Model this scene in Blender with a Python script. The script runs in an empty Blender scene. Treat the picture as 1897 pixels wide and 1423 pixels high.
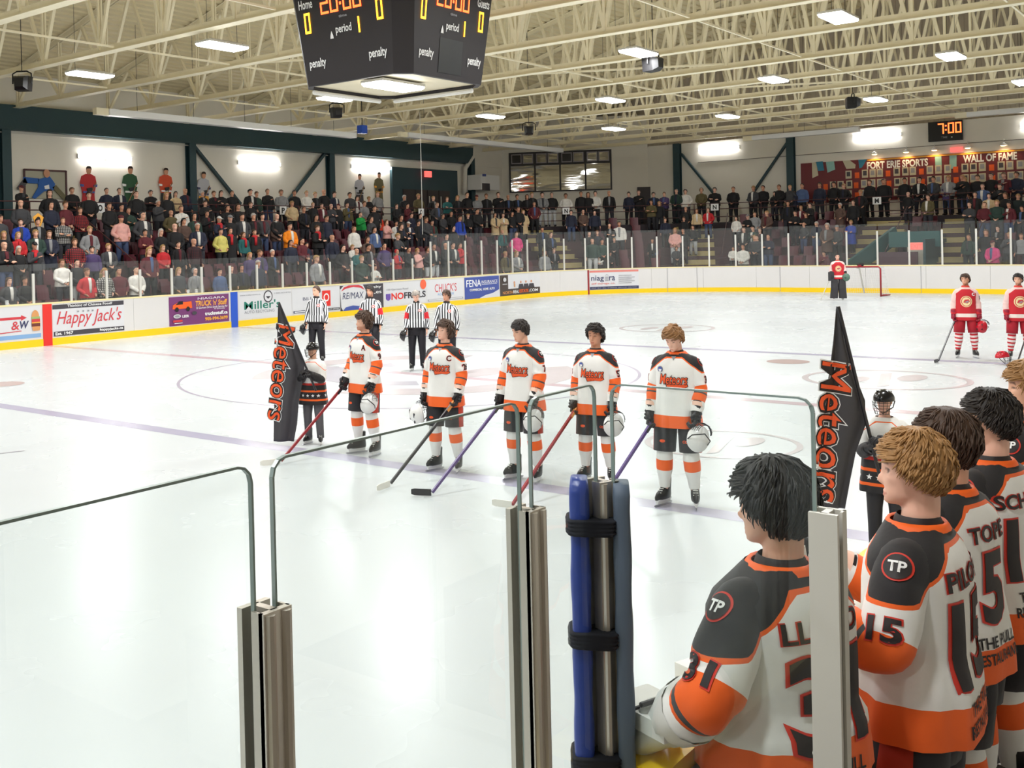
import bpy, bmesh, math, random
import numpy as np
from mathutils import Vector, Matrix, noise
from mathutils.bvhtree import BVHTree
random.seed(7)
PI = math.pi; R = math.radians
scn = bpy.context.scene; COL = scn.collection
V = Vector

# ------------------------------------------------------------------ camera (solved from the rink markings)
IW, IH = 1897.0, 1423.0
FPX, CX, CY = 1963.68, 948.5 - 248.97, 711.5 - 242.99
CAM = V((-16.628, -0.492, 2.603)); YAW, PITCH, ROLL = 0.70532, -0.00722, -0.0238
_f = V((math.cos(YAW)*math.cos(PITCH), math.sin(YAW)*math.cos(PITCH), math.sin(PITCH)))
_r = V((math.sin(YAW), -math.cos(YAW), 0)); _u = _r.cross(_f)
CR = _r*math.cos(ROLL) + _u*math.sin(ROLL); CU = _u*math.cos(ROLL) - _r*math.sin(ROLL); CF = _f
cd = bpy.data.cameras.new('camera'); cam = bpy.data.objects.new('camera', cd); COL.objects.link(cam)
cd.sensor_fit = 'HORIZONTAL'; cd.sensor_width = 36.0; cd.lens = 36.0*FPX/IW
cd.shift_x = 248.97/IW; cd.shift_y = -242.99/IW; cd.clip_start = 0.05; cd.clip_end = 400
cam.matrix_world = Matrix(((CR.x, CU.x, -CF.x, CAM.x), (CR.y, CU.y, -CF.y, CAM.y), (CR.z, CU.z, -CF.z, CAM.z), (0, 0, 0, 1)))
scn.camera = cam

# ------------------------------------------------------------------ world, view
w = bpy.data.worlds.new('world'); scn.world = w; w.use_nodes = True
w.node_tree.nodes['Background'].inputs[0].default_value = (0.9, 0.93, 1.0, 1)
w.node_tree.nodes['Background'].inputs[1].default_value = 0.05
vs = scn.view_settings; vs.view_transform = 'Standard'; vs.look = 'None'; vs.gamma = 1.0; vs.use_curve_mapping = False
vs.exposure = 0.03
LAMP_W = 250.0      # watts of one high-bay fixture

def ray(x, y): return (x-CX)*CR - (y-CY)*CU + FPX*CF
def onY(x, y, Y): d = ray(x, y); return CAM + d*((Y-CAM.y)/d.y)
def onX(x, y, X): d = ray(x, y); return CAM + d*((X-CAM.x)/d.x)
def onZ(x, y, Z): d = ray(x, y); return CAM + d*((Z-CAM.z)/d.z)
def atD(x, y, t): return CAM + ray(x, y)*(t/FPX)
def proj(P):
    d = P-CAM; z = d.dot(CF); return (CX+FPX*d.dot(CR)/z, CY-FPX*d.dot(CU)/z, z)

# ------------------------------------------------------------------ materials
M = {}
def mat(name, col, rough=0.6, metal=0.0, emit=None, es=0.0, spec=None, noise_=0.0, scale=8.0, bump=0.0, coat=0.0):
    if name in M: return M[name]
    m = bpy.data.materials.new(name); m.use_nodes = True; nt = m.node_tree; b = nt.nodes['Principled BSDF']
    b.inputs['Base Color'].default_value = (*col, 1); b.inputs['Roughness'].default_value = rough; b.inputs['Metallic'].default_value = metal
    if spec is not None: b.inputs['Specular IOR Level'].default_value = spec
    if coat: b.inputs['Coat Weight'].default_value = coat; b.inputs['Coat Roughness'].default_value = 0.1
    if emit: b.inputs['Emission Color'].default_value = (*emit, 1); b.inputs['Emission Strength'].default_value = es
    if noise_ or bump:
        tc = nt.nodes.new('ShaderNodeTexCoord'); n = nt.nodes.new('ShaderNodeTexNoise'); n.inputs['Scale'].default_value = scale; n.inputs['Detail'].default_value = 5
        nt.links.new(tc.outputs['Object'], n.inputs['Vector'])
        if noise_:
            mx = nt.nodes.new('ShaderNodeMix'); mx.data_type = 'RGBA'
            mx.inputs[6].default_value = (*[max(0, c*(1-noise_)) for c in col], 1); mx.inputs[7].default_value = (*[min(1, c*(1+noise_)) for c in col], 1)
            nt.links.new(n.outputs['Fac'], mx.inputs[0]); nt.links.new(mx.outputs[2], b.inputs['Base Color'])
        if bump:
            bp = nt.nodes.new('ShaderNodeBump'); bp.inputs['Strength'].default_value = bump; bp.inputs['Distance'].default_value = 0.01
            nt.links.new(n.outputs['Fac'], bp.inputs['Height']); nt.links.new(bp.outputs[0], b.inputs['Normal'])
    M[name] = m; return m
def srgb(r, g, b):
    f = lambda c: (c/255/12.92 if c/255 <= 0.04045 else ((c/255+0.055)/1.055)**2.4)
    return (f(r), f(g), f(b))
def glassmat(name, tint, gl=0.9, rough=0.0, scratch_haze=0.0, ior=1.5):
    m = bpy.data.materials.new(name); m.use_nodes = True; nt = m.node_tree; nt.nodes.clear()
    o = nt.nodes.new('ShaderNodeOutputMaterial'); t = nt.nodes.new('ShaderNodeBsdfTransparent'); g = nt.nodes.new('ShaderNodeBsdfGlossy')
    fr = nt.nodes.new('ShaderNodeFresnel'); fr.inputs[0].default_value = ior
    t.inputs[0].default_value = (*tint, 1); g.inputs[0].default_value = (gl, gl, gl, 1); g.inputs['Roughness'].default_value = rough
    ge = nt.nodes.new('ShaderNodeNewGeometry'); iv = nt.nodes.new('ShaderNodeMath'); iv.operation = 'SUBTRACT'; iv.inputs[0].default_value = 1; nt.links.new(ge.outputs['Backfacing'], iv.inputs[1])
    mu = nt.nodes.new('ShaderNodeMath'); mu.operation = 'MULTIPLY'; nt.links.new(fr.outputs[0], mu.inputs[0]); nt.links.new(iv.outputs[0], mu.inputs[1])
    mx = nt.nodes.new('ShaderNodeMixShader'); nt.links.new(mu.outputs[0], mx.inputs[0]); nt.links.new(t.outputs[0], mx.inputs[1]); nt.links.new(g.outputs[0], mx.inputs[2])
    last = mx
    if scratch_haze:  # diffuse veil: scratches plus painted-in haze of the ice reflected in the panes
        d = nt.nodes.new('ShaderNodeBsdfDiffuse'); d.inputs[0].default_value = (.8, .82, .82, 1); m2 = nt.nodes.new('ShaderNodeMixShader'); m2.inputs[0].default_value = scratch_haze
        nt.links.new(mx.outputs[0], m2.inputs[1]); nt.links.new(d.outputs[0], m2.inputs[2]); last = m2
    nt.links.new(last.outputs[0], o.inputs[0]); M[name] = m; return m
def objcol(name, rough=0.8, pattern=None):
    m = bpy.data.materials.new(name); m.use_nodes = True; nt = m.node_tree; b = nt.nodes['Principled BSDF']; b.inputs['Roughness'].default_value = rough
    oi = nt.nodes.new('ShaderNodeObjectInfo'); out = oi.outputs['Color']
    tc = nt.nodes.new('ShaderNodeTexCoord')
    if pattern:
        wv = []
        for ax, sc in (('X', pattern), ('Z', pattern)):
            a = nt.nodes.new('ShaderNodeTexWave'); a.bands_direction = ax; a.inputs['Scale'].default_value = sc; a.inputs['Distortion'].default_value = 0.6
            nt.links.new(tc.outputs['Object'], a.inputs['Vector']); wv.append(a)
        mu = nt.nodes.new('ShaderNodeMath'); mu.operation = 'MULTIPLY'; nt.links.new(wv[0].outputs['Fac'], mu.inputs[0]); nt.links.new(wv[1].outputs['Fac'], mu.inputs[1])
        mx = nt.nodes.new('ShaderNodeMix'); mx.data_type = 'RGBA'; nt.links.new(mu.outputs[0], mx.inputs[0]); mx.inputs[6].default_value = (.012, .012, .014, 1)
        nt.links.new(out, mx.inputs[7]); out = mx.outputs[2]
    else:
        n = nt.nodes.new('ShaderNodeTexNoise'); n.inputs['Scale'].default_value = 9; nt.links.new(tc.outputs['Object'], n.inputs['Vector'])
        mr = nt.nodes.new('ShaderNodeMapRange'); mr.inputs[3].default_value = .75; mr.inputs[4].default_value = 1.2; nt.links.new(n.outputs['Fac'], mr.inputs[0])
        sm = nt.nodes.new('ShaderNodeVectorMath'); sm.operation = 'SCALE'; nt.links.new(out, sm.inputs[0]); nt.links.new(mr.outputs[0], sm.inputs['Scale']); out = sm.outputs[0]
    nt.links.new(out, b.inputs['Base Color']); M[name] = m; return m

# ------------------------------------------------------------------ mesh helpers
class MB:
    def __init__(s): s.v = []; s.f = []; s.m = []
    def add(s, vs, fs, mi=0):
        o = len(s.v); s.v += [tuple(p) for p in vs]; s.f += [tuple(i+o for i in f) for f in fs]; s.m += [mi]*len(fs); return s
    def box(s, c, d, mi=0, mtx=None):
        x, y, z = d[0]/2, d[1]/2, d[2]/2; c = V(c)
        vs = [V((sx*x, sy*y, sz*z)) for sz in (-1, 1) for sy in (-1, 1) for sx in (-1, 1)]
        vs = [(mtx @ p if mtx else p)+c for p in vs]
        return s.add(vs, [(0, 2, 3, 1), (4, 5, 7, 6), (0, 1, 5, 4), (2, 6, 7, 3), (0, 4, 6, 2), (1, 3, 7, 5)], mi)
    def bar(s, a, b, wd, ht, mi=0, up=None):
        a, b = V(a), V(b); d = b-a; L = d.length; d = d/L; up = V(up) if up else (V((0, 0, 1)) if abs(d.z) < .95 else V((1, 0, 0)))
        x = d.cross(up).normalized(); z = x.cross(d); mt = Matrix((x, d, z)).transposed()
        return s.box((a+b)/2, (wd, L, ht), mi, mt)
    def loft(s, rings, mi=0, cap=True, close=True):
        n = len(rings[0]); vs = [p for r in rings for p in r]; fs = []
        for i in range(len(rings)-1):
            for j in range(n if close else n-1):
                k = (j+1) % n; fs.append((i*n+j, i*n+k, (i+1)*n+k, (i+1)*n+j))
        if cap and close: fs.append(tuple(range(n-1, -1, -1))); fs.append(tuple((len(rings)-1)*n+j for j in range(n)))
        return s.add(vs, fs, mi)
    def tube(s, pts, rad, n=8, mi=0, cap=True):
        return s.loft(tuberings(pts, rad, n), mi, cap)
    def prism(s, poly, mapf, th, mi=0):
        n = len(poly); a = [mapf(u, v, 0) for u, v in poly]; b = [mapf(u, v, th) for u, v in poly]
        return s.add(a+b, [tuple(range(n-1, -1, -1)), tuple(range(n, 2*n))]+[(i, (i+1) % n, n+(i+1) % n, n+i) for i in range(n)], mi)
    def mesh(s, name, mats, smooth=False):
        me = bpy.data.meshes.new(name); me.from_pydata(s.v, [], s.f); me.update()
        for m in (mats if isinstance(mats, (list, tuple)) else [mats]): me.materials.append(M[m] if isinstance(m, str) else m)
        if any(s.m): me.polygons.foreach_set('material_index', s.m)
        if smooth: me.polygons.foreach_set('use_smooth', [True]*len(s.f))
        return me
    def build(s, name, mats, parent=None, smooth=False, **k):
        return link(name, s.mesh(name, mats, smooth), parent, **k)
def frames(pts):
    pts = [V(p) for p in pts]; n = len(pts); out = []; x = None
    for i in range(n):
        d = (pts[min(i+1, n-1)]-pts[max(i-1, 0)]).normalized()
        if x is None: x = d.cross(V((0, 0, 1)) if abs(d.z) < .9 else V((0, 1, 0))).normalized()
        else: x = (x-d*x.dot(d)).normalized()
        out.append((pts[i], x, d.cross(x)))
    return out
def tuberings(pts, rad, n=8):
    if not isinstance(rad, (list, tuple)): rad = [rad]*len(pts)
    rs = []
    for (p, x, y), r in zip(frames(pts), rad):
        a, b = r if isinstance(r, (list, tuple)) else (r, r)
        rs.append([p+x*a*math.cos(2*PI*j/n)+y*b*math.sin(2*PI*j/n) for j in range(n)])
    return rs
def link(name, me, parent=None, loc=None, label=None, cat=None, group=None, kind=None, color=None, mtx=None):
    o = bpy.data.objects.new(name, me); COL.objects.link(o)
    if parent: o.parent = parent
    if loc is not None: o.location = loc
    if mtx is not None: o.matrix_local = mtx
    if label: o['label'] = label
    if cat: o['category'] = cat
    if group: o['group'] = group
    if kind: o['kind'] = kind
    if color: o.color = (*color, 1)
    return o
def thing(name, label, cat, loc=(0, 0, 0), rz=0.0, group=None):
    o = link(name, None, None, loc, label, cat, group); o.rotation_euler = (0, 0, rz); o.empty_display_size = .1; return o
_tc = {}
def textmesh(s, shear=0.0, off=0.0, sub=0.0):
    k = (s, shear, off, sub)
    if k in _tc: return _tc[k]
    c = bpy.data.curves.new('t', 'FONT'); c.body = s; c.size = 1; c.shear = shear; c.offset = off; c.resolution_u = 3; c.fill_mode = 'FRONT'
    o = bpy.data.objects.new('t', c); COL.objects.link(o); me = bpy.data.meshes.new_from_object(o.evaluated_get(bpy.context.evaluated_depsgraph_get()))
    bm = bmesh.new(); bm.from_mesh(me); bmesh.ops.triangulate(bm, faces=bm.faces[:])
    xs = [v.co.x for v in bm.verts] or [0]; ys = [v.co.y for v in bm.verts] or [0]
    x0, x1, y0, y1 = min(xs), max(xs), min(ys), max(ys)
    if sub:
        for _ in range(4):
            es = [e for e in bm.edges if e.calc_length() > sub]
            if not es: break
            bmesh.ops.subdivide_edges(bm, edges=es, cuts=1)
            bmesh.ops.triangulate(bm, faces=bm.faces[:])
    bm.verts.index_update()
    vs = [(v.co.x, v.co.y) for v in bm.verts]; fs = [tuple(v.index for v in f.verts) for f in bm.faces]
    bm.free(); bpy.data.objects.remove(o); bpy.data.curves.remove(c); bpy.data.meshes.remove(me)
    _tc[k] = (vs, fs, (x0, y0, x1, y1)); return _tc[k]

# materials
mat('cream_steel', srgb(248, 238, 208), .55, noise_=.06, scale=3)
mat('deck_cream', srgb(232, 218, 178), .6)
mat('teal_steel', srgb(38, 66, 74), .55)
mat('teal_panel', srgb(30, 84, 84), .5)
mat('wall_grey', srgb(238, 233, 222), .8, noise_=.04, scale=1.2, bump=.05)
mat('gable_grey', srgb(196, 186, 170), .7)
mat('white_plastic', srgb(240, 240, 240), .35)
mat('board_white', srgb(220, 217, 216), .3, noise_=.02, scale=2)
mat('kick_yellow', srgb(246, 205, 10), .35)
mat('cap_cream', srgb(240, 225, 170), .4)
mat('alu', srgb(196, 190, 180), .34, .7)
mat('alu_white', srgb(214, 212, 205), .4, .2)
mat('black', srgb(16, 15, 17), .5)
mat('black_gloss', srgb(14, 13, 16), .25)
mat('board_black', srgb(34, 29, 33), .55)
mat('concrete', srgb(120, 112, 105), .85, noise_=.12, scale=2)
mat('tier_dark', srgb(72, 44, 48), .8, noise_=.15, scale=3)
mat('step_beige', srgb(168, 152, 108), .8, noise_=.1, scale=4)
mat('nose_yellow', srgb(214, 200, 110), .6)
mat('seat_maroon', srgb(88, 30, 42), .45)
mat('rail_brown', srgb(74, 38, 40), .5)
mat('red', srgb(226, 45, 36), .4); mat('blue', srgb(36, 86, 200), .4); mat('navy', srgb(52, 56, 96), .5); mat('white', srgb(240, 240, 240), .5)
mat('print_white', srgb(218, 218, 222), .45); mat('print_dark', srgb(64, 60, 68), .5); mat('print_red', srgb(206, 56, 66), .5)
mat('orange', srgb(240, 96, 24), .6); mat('green_print', srgb(20, 120, 100), .5); mat('purple', srgb(118, 54, 112), .45)
mat('gold', srgb(240, 170, 60), .5); mat('burger_bun', srgb(214, 150, 92), .6); mat('burger_meat', srgb(110, 50, 40), .6); mat('lettuce', srgb(150, 180, 110), .6)
mat('sky_blue', srgb(130, 170, 215), .5); mat('fena_blue', srgb(66, 84, 160), .45); mat('grey_print', srgb(150, 150, 156), .5)
mat('silver', srgb(205, 205, 208), .4)
mat('lamp_glow', (1, 1, 1), .4, emit=(1, .985, .95), es=14)
mat('tube_glow', (1, 1, 1), .4, emit=(1, .98, .94), es=44)
mat('led_red', (.1, .01, 0), .5, emit=(1, .10, .02), es=5); mat('led_amber', (.1, .05, 0), .5, emit=(1, .42, .02), es=5)
mat('exit_red', (.3, .02, .02), .5, emit=(1, .12, .1), es=1.6)
mat('maroon', srgb(112, 28, 34), .5); mat('mural_teal', srgb(44, 128, 160), .5); mat('mural_cream', srgb(206, 196, 168), .5); mat('mural_aqua', srgb(150, 196, 190), .5)
glassmat('glass_far', (.965, .975, .97), .9, .02, .03)
glassmat('glass_near', (.955, .975, .97), .95, .0, .004)
mat('glass_edge', srgb(138, 154, 151), .3)
# ================================================================== rink geometry
W, XE, RC, YN = 25.9, 32.83, 8.5, 1.008           # far board, end board, corner radius, near board
S0 = -14.0
L1 = XE-RC-S0; L2 = RC*PI/2; L3 = (W-RC)-(YN+RC); L4 = L2
def rink(s, off=0.0):
    """point and outward normal on the board line, s metres along from the far-left"""
    if s <= L1: return V((S0+s, W+off, 0)), V((0, 1, 0))
    if s <= L1+L2:
        a = PI/2-(s-L1)/RC; n = V((math.cos(a), math.sin(a), 0)); return V((XE-RC, W-RC, 0))+n*(RC+off), n
    if s <= L1+L2+L3: return V((XE+off, W-RC-(s-L1-L2), 0)), V((1, 0, 0))
    if s <= L1+L2+L3+L4:
        a = -(s-L1-L2-L3)/RC; n = V((math.cos(a), math.sin(a), 0)); return V((XE-RC, YN+RC, 0))+n*(RC+off), n
    return V((XE-RC-(s-L1-L2-L3-L4), YN-off, 0)), V((0, -1, 0))
def s_px(px, off=0.0, z=0.6, lo=0.0, hi=None):
    hi = hi or L1+L2+L3
    for _ in range(50):
        m = (lo+hi)/2; P, n = rink(m, off); P.z = z
        if proj(P)[0] < px: lo = m
        else: hi = m
    return (lo+hi)/2
def srange(s0, s1, step=.45):
    n = max(1, int(math.ceil((s1-s0)/step))); return [s0+(s1-s0)*i/n for i in range(n+1)]
def strip(mb, s0, s1, o0, o1, z0, z1, mi=0, step=.45):
    rs = []
    for s in srange(s0, s1, step):
        a, n = rink(s, o0); b, _ = rink(s, o1)
        rs.append([V((a.x, a.y, z0)), V((b.x, b.y, z0)), V((b.x, b.y, z1)), V((a.x, a.y, z1))])
    return mb.loft(rs, mi)
SEND = L1+L2+L3+L4

# ------------------------------------------------------------------ ice
ice = bpy.data.materials.new('ice'); ice.use_nodes = True; nt = ice.node_tree; b = nt.nodes['Principled BSDF']
tc = nt.nodes.new('ShaderNodeTexCoord')
n1 = nt.nodes.new('ShaderNodeTexNoise'); n1.inputs['Scale'].default_value = .35; n1.inputs['Detail'].default_value = 6; nt.links.new(tc.outputs['Object'], n1.inputs['Vector'])
mx = nt.nodes.new('ShaderNodeMix'); mx.data_type = 'RGBA'; mx.inputs[6].default_value = (*srgb(198, 201, 204), 1); mx.inputs[7].default_value = (*srgb(204, 211, 213), 1)
nt.links.new(n1.outputs['Fac'], mx.inputs[0]); nt.links.new(mx.outputs[2], b.inputs['Base Color'])
n2 = nt.nodes.new('ShaderNodeTexNoise'); n2.inputs['Scale'].default_value = .5; n2.inputs['Detail'].default_value = 4; nt.links.new(tc.outputs['Object'], n2.inputs['Vector'])
mr = nt.nodes.new('ShaderNodeMapRange'); mr.inputs[3].default_value = .2; mr.inputs[4].default_value = .34; nt.links.new(n2.outputs['Fac'], mr.inputs[0]); nt.links.new(mr.outputs[0], b.inputs['Roughness'])
b.inputs['IOR'].default_value = 1.31; b.inputs['Specular IOR Level'].default_value = .3
vo = nt.nodes.new('ShaderNodeTexNoise'); vo.inputs['Scale'].default_value = 2.2; vo.inputs['Detail'].default_value = 10; vo.inputs['Roughness'].default_value = .7; nt.links.new(tc.outputs['Object'], vo.inputs['Vector'])
bp = nt.nodes.new('ShaderNodeBump'); bp.inputs['Strength'].default_value = .006; bp.inputs['Distance'].default_value = .02; nt.links.new(vo.outputs['Fac'], bp.inputs['Height']); nt.links.new(bp.outputs[0], b.inputs['Normal'])
M['ice'] = ice
def paint(name, col): return mat(name, col, .2, spec=.35, noise_=.06, scale=3)
paint('ice_blue', srgb(176, 173, 194)); paint('ice_red', srgb(198, 178, 184)); paint('ice_pink', srgb(201, 193, 195)); paint('ice_thin', srgb(178, 172, 188)); paint('ice_greyblue', srgb(186, 184, 192)); paint('ice_spot', srgb(186, 166, 162))
mb = MB(); mb.add([(-40, YN-.02, 0), (XE+.05, YN-.02, 0), (XE+.05, W+.05, 0), (-40, W+.05, 0)], [(0, 1, 2, 3)])
floor = mb.build('floor', 'ice', kind='structure')
ZP = [0.0008]
def on_ice(name, mb, m):
    ZP[0] += .0002; o = mb.build(name, m, floor); o.location.z = ZP[0]; return o
def ring(mb, cx, cy, r0, r1, n=72, a0=0, a1=2*PI):
    vs = []; fs = []
    for i in range(n+1):
        a = a0+(a1-a0)*i/n; vs += [(cx+r0*math.cos(a), cy+r0*math.sin(a), 0), (cx+r1*math.cos(a), cy+r1*math.sin(a), 0)]
        if i: k = 2*i; fs.append((k-2, k-1, k+1, k))
    return mb.add(vs, fs)
def disc(mb, cx, cy, r, n=40, sy=1.0): return mb.add([(cx+r*math.cos(2*PI*i/n), cy+r*sy*math.sin(2*PI*i/n), 0) for i in range(n)], [tuple(range(n))])
XB = 7.013; YC = 12.95
for x, m, wd in ((-XB, 'ice_blue', .30), (0, 'ice_red', .30), (XB, 'ice_blue', .30), (29.86, 'ice_red', .06)):
    on_ice('painted_line', MB().add([(x-wd/2, YN, 0), (x+wd/2, YN, 0), (x+wd/2, W-.01, 0), (x-wd/2, W-.01, 0)], [(0, 1, 2, 3)]), m)
on_ice('face_off_circle', ring(MB(), 0, YC, 4.52, 4.58, 96), 'ice_thin')
mbk = MB()   # worn centre emblem under the ice
ring(mbk, .2, YC-.2, 2.6, 3.4, 48, .3, 2.4); ring(mbk, .2, YC-.2, 2.3, 3.1, 48, 3.3, 5.6); disc(mbk, -.5, YC+.9, .8, 28, .55); disc(mbk, .9, YC-1.2, .9, 28, .5)
on_ice('centre_emblem', mbk, 'ice_pink')
on_ice('centre_emblem', disc(ring(MB(), .1, YC, 1.3, 1.9, 40, .9, 3.9), -.3, YC+2.1, .5, 24, .5), 'ice_greyblue')
for px, py in ((1460, 670), (5, 712)):
    P = onZ(px, py, 0); on_ice('face_off_spot', disc(MB(), P.x, P.y, .42), 'ice_spot')
for (px, py, r) in ((1640, 703, 1.38), (1338, 822, .95), (1235, 608, 1.35)):
    P = onZ(px, py, 0); m2 = ring(MB(), P.x, P.y, r*.92, r, 60)
    on_ice('painted_ring', m2, 'ice_pink')
    m3 = MB(); disc(m3, P.x-.2*r, P.y+.3*r, .34*r, 24, .4); disc(m3, P.x+.3*r, P.y-.25*r, .36*r, 24, .45); m3.add([(P.x-.75*r, P.y-.1*r, 0), (P.x-.6*r, P.y-.2*r, 0), (P.x+.7*r, P.y+.1*r, 0), (P.x+.55*r, P.y+.2*r, 0)], [(0, 1, 2, 3)])
    on_ice('painted_emblem', m3, 'ice_pink')
P = onZ(35, 838, 0); on_ice('painted_tick', MB().add([(P.x-1.4, P.y+.55, 0), (P.x-1.4, P.y+.6, 0), (P.x+.1, P.y+.05, 0), (P.x+.1, P.y, 0)], [(0, 1, 2, 3)]), 'ice_greyblue')

# ------------------------------------------------------------------ boards, glass
HB = 1.2
boards = thing('rink_boards', 'white rink boards with yellow kick strip and glass panes round the ice', 'rink boards')
SP = 2.42
ss = [0.0]
while ss[-1] < SEND-.1: ss.append(min(SEND, ss[-1]+SP))
for a, c in zip(ss, ss[1:]):
    strip(MB(), a+.004, c-.004, 0, .09, .0, HB-.03).build('board_panel', 'board_white', boards)
    strip(MB(), a, c, -.014, 0, .0, .2).build('kick_strip', 'kick_yellow', boards)
    strip(MB(), a, c, -.012, .13, HB-.03, HB+.012).build('cap_rail', 'cap_cream', boards)
    strip(MB(), a, c, .09, .1, 0, HB-.03).build('board_backing', 'concrete', boards)
SG = s_px(782, .06, HB)            # taller glass from here on
post0 = s_px(61.5, .06, HB); PSP = 1.21
k0 = -int(post0/PSP); posts = []
s = post0+k0*PSP
while s < SEND: posts.append(s); s += PSP if s < L1+L2 else 1.28
def post_mesh(zt):
    m = MB(); m.box((0, .05, (HB+zt)/2), (.055, .05, zt-HB)); m.box((0, .02, (HB+zt)/2), (.075, .012, zt-HB)); return m.mesh('stanchion', 'alu_white')
pm = {False: post_mesh(2.04), True: post_mesh(2.70)}
for i, s in enumerate(posts):
    P, n = rink(s, .0); tall = s > SG-.3
    o = link('stanchion', pm[tall], boards, P); o.rotation_euler = (0, 0, math.atan2(n.y, n.x)-PI/2)
    if i+1 < len(posts):
        a, n0 = rink(s+.03, .055); c, n1_ = rink(posts[i+1]-.03, .055); zt = 3.02 if s > SG-.3 else 2.30
        m = MB(); d = (c-a).normalized(); nn = V((-d.y, d.x, 0))*.006
        m.loft([[V((p.x, p.y, z))+q for q, z in ((nn, HB), (-nn, HB), (-nn, zt), (nn, zt))] for p in (a, c)])
        m.build('glass_pane', 'glass_far', boards)
# near boards with glass (camera stands behind) and the open bench front
XP = CAM.x+2.73                     # corner post at the bench end
near = thing('near_boards', 'white boards with tall aluminium posts and clear glass beside the bench', 'rink boards')
MB().box(((-40+XP)/2, YN-.06, .50), (XP+40, .1, 1.0)).build('board_panel', 'board_white', near)
MB().box(((-40+XP)/2, YN-.005, .1), (XP+40, .02, .2)).build('kick_strip', 'kick_yellow', near)
MB().box(((-40+XP)/2, YN-.06, 1.015), (XP+40, .16, .03)).build('cap_rail', 'cap_cream', near)
def near_post(x, y, rz, zt, name='stanchion', wd=.075, parent=None):
    m = MB(); h = zt-1.03; zc = 1.03+h/2
    m.box((0, -.030, zc), (wd, .014, h)); m.box((0, .030, zc), (wd, .014, h)); m.box((0, 0, zc), (.018, .056, h))
    for sx in (-1, 1):
        m.tube([(sx*wd*.28, -.037, 1.03), (sx*wd*.28, -.037, zt-.004)], .011, 8); m.box((sx*wd*.46, -.018, zc), (.006, .03, h))
    for z in (zt-.12, zt-.62): m.tube([(wd*.5, 0, z), (wd*.5+.012, 0, z)], .006, 6)
    o = m.build(name, 'alu', parent or near, loc=(x, y, 0)); o.rotation_euler = (0, 0, rz); return o
ZT = CAM.z-.69; ZG = CAM.z-.412
nx = [CAM.x+1.40-.93*k for k in (4, 3, 2, 1)]+[CAM.x+1.40, CAM.x+2.33, XP]
for x in nx[:-1]: near_post(x, YN, 0, ZT)
def pane(a, c, z0, z1, parent, m='glass_near', rr=.035, edge=True):
    a, c = V(a), V(c); d = (c-a); L = d.length; d = d/L; n = V((-d.y, d.x, 0))
    poly = [(0, z0), (L, z0), (L, z1-rr)]+[(L-rr+rr*math.cos(t), z1-rr+rr*math.sin(t)) for t in (PI/6, PI/3, PI/2)]+[(rr-rr*math.sin(t), z1-rr+rr*math.cos(t)) for t in (0, PI/6, PI/3)]+[(0, z1-rr)]
    p = MB().prism(poly, lambda u, v, t: V((a.x, a.y, 0))+d*u+n*(t-.006)+V((0, 0, v)), .012).build('glass_pane', m, parent)
    if edge:
        pts = [V((a.x, a.y, 0))+d*u+V((0, 0, v)) for u, v in poly[1:]]+[V((a.x, a.y, z0))]
        eb = MB(); [eb.bar(q0, q1, .010, .005) for q0, q1 in zip(pts, pts[1:])]; eb.build('polished_edge', 'glass_edge', p)
    return p
for x0, x1 in zip(nx[:-1], nx[1:]): pane((x0+.028, YN, 0), (x1-.028, YN, 0), 1.03, ZG, near)
# bench-end partition: pane turns the corner to a heavier post
YR = CAM.y+.87
pane((XP, YN-.04, 0), (XP, YR+.03, 0), 1.09, ZG, near)
o = near_post(XP, YR, PI/2, ZT, wd=.07); o.data.materials[0] = M['alu_white']
for nme, bx, m in (('partition_board', ((XP, (YN+YR-1.2)/2-.1, .53), (.08, YN-YR+1.0, 1.06)), 'board_white'), ('partition_cap', ((XP, (YN+YR-1.2)/2-.1, 1.075), (.1, YN-YR+1.0, .03)), 'alu')):
    MB().box(*bx).build(nme, m, near)
# padded corner post
mat('pad_blue', srgb(34, 58, 140), .35, bump=.5, scale=14); mat('pad_grey', srgb(86, 100, 118), .6); mat('velcro', srgb(20, 22, 32), .9)
cp = thing('padded_post', 'metal corner post wrapped in blue and grey padding with black straps', 'padded post', (XP, YN, 0))
near_post(0, 0, math.atan2(-.87, 2.73)*1.2, ZT+.0, 'corner_post', .07, cp)
dirc = (V((CAM.x, CAM.y, 0))-V((XP, YN, 0))).normalized(); lft = V((-dirc.y, dirc.x, 0))*-1   # left as seen from the stands
def padmesh(c, wd, dp, z0, z1, seed):
    rs = []; rnd = random.Random(seed)
    for i in range(26):
        z = z0+(z1-z0)*i/25; k = 1+.05*math.sin(i*1.1+seed)+rnd.uniform(-.02, .02); e = .86 if i in (0, 25) else 1
        pts = []
        for j in range(16):
            a = 2*PI*j/16; cx_ = abs(math.cos(a))**.45*(1 if math.cos(a) > 0 else -1); sy_ = abs(math.sin(a))**.45*(1 if math.sin(a) > 0 else -1)
            p = V(c)+lft*(cx_*wd/2*k*e)+dirc*(sy_*dp/2*e); p.z = z; pts.append(p)
        rs.append(pts)
    return MB().loft(rs)
padmesh(lft*.062+dirc*.02, .056, .10, .95, ZT+.008, 1).build('blue_pad', 'pad_blue', cp, smooth=True)
padmesh(-lft*.056+dirc*.01, .050, .10, .95, ZT-.004, 5).build('grey_pad', 'pad_grey', cp, smooth=True)
for z in (ZT-.125, ZT-.445, ZT-.80): padmesh(lft*.030+dirc*.018, .140, .128, z-.024, z+.024, 9).build('strap', 'velcro', cp, smooth=True)
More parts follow.
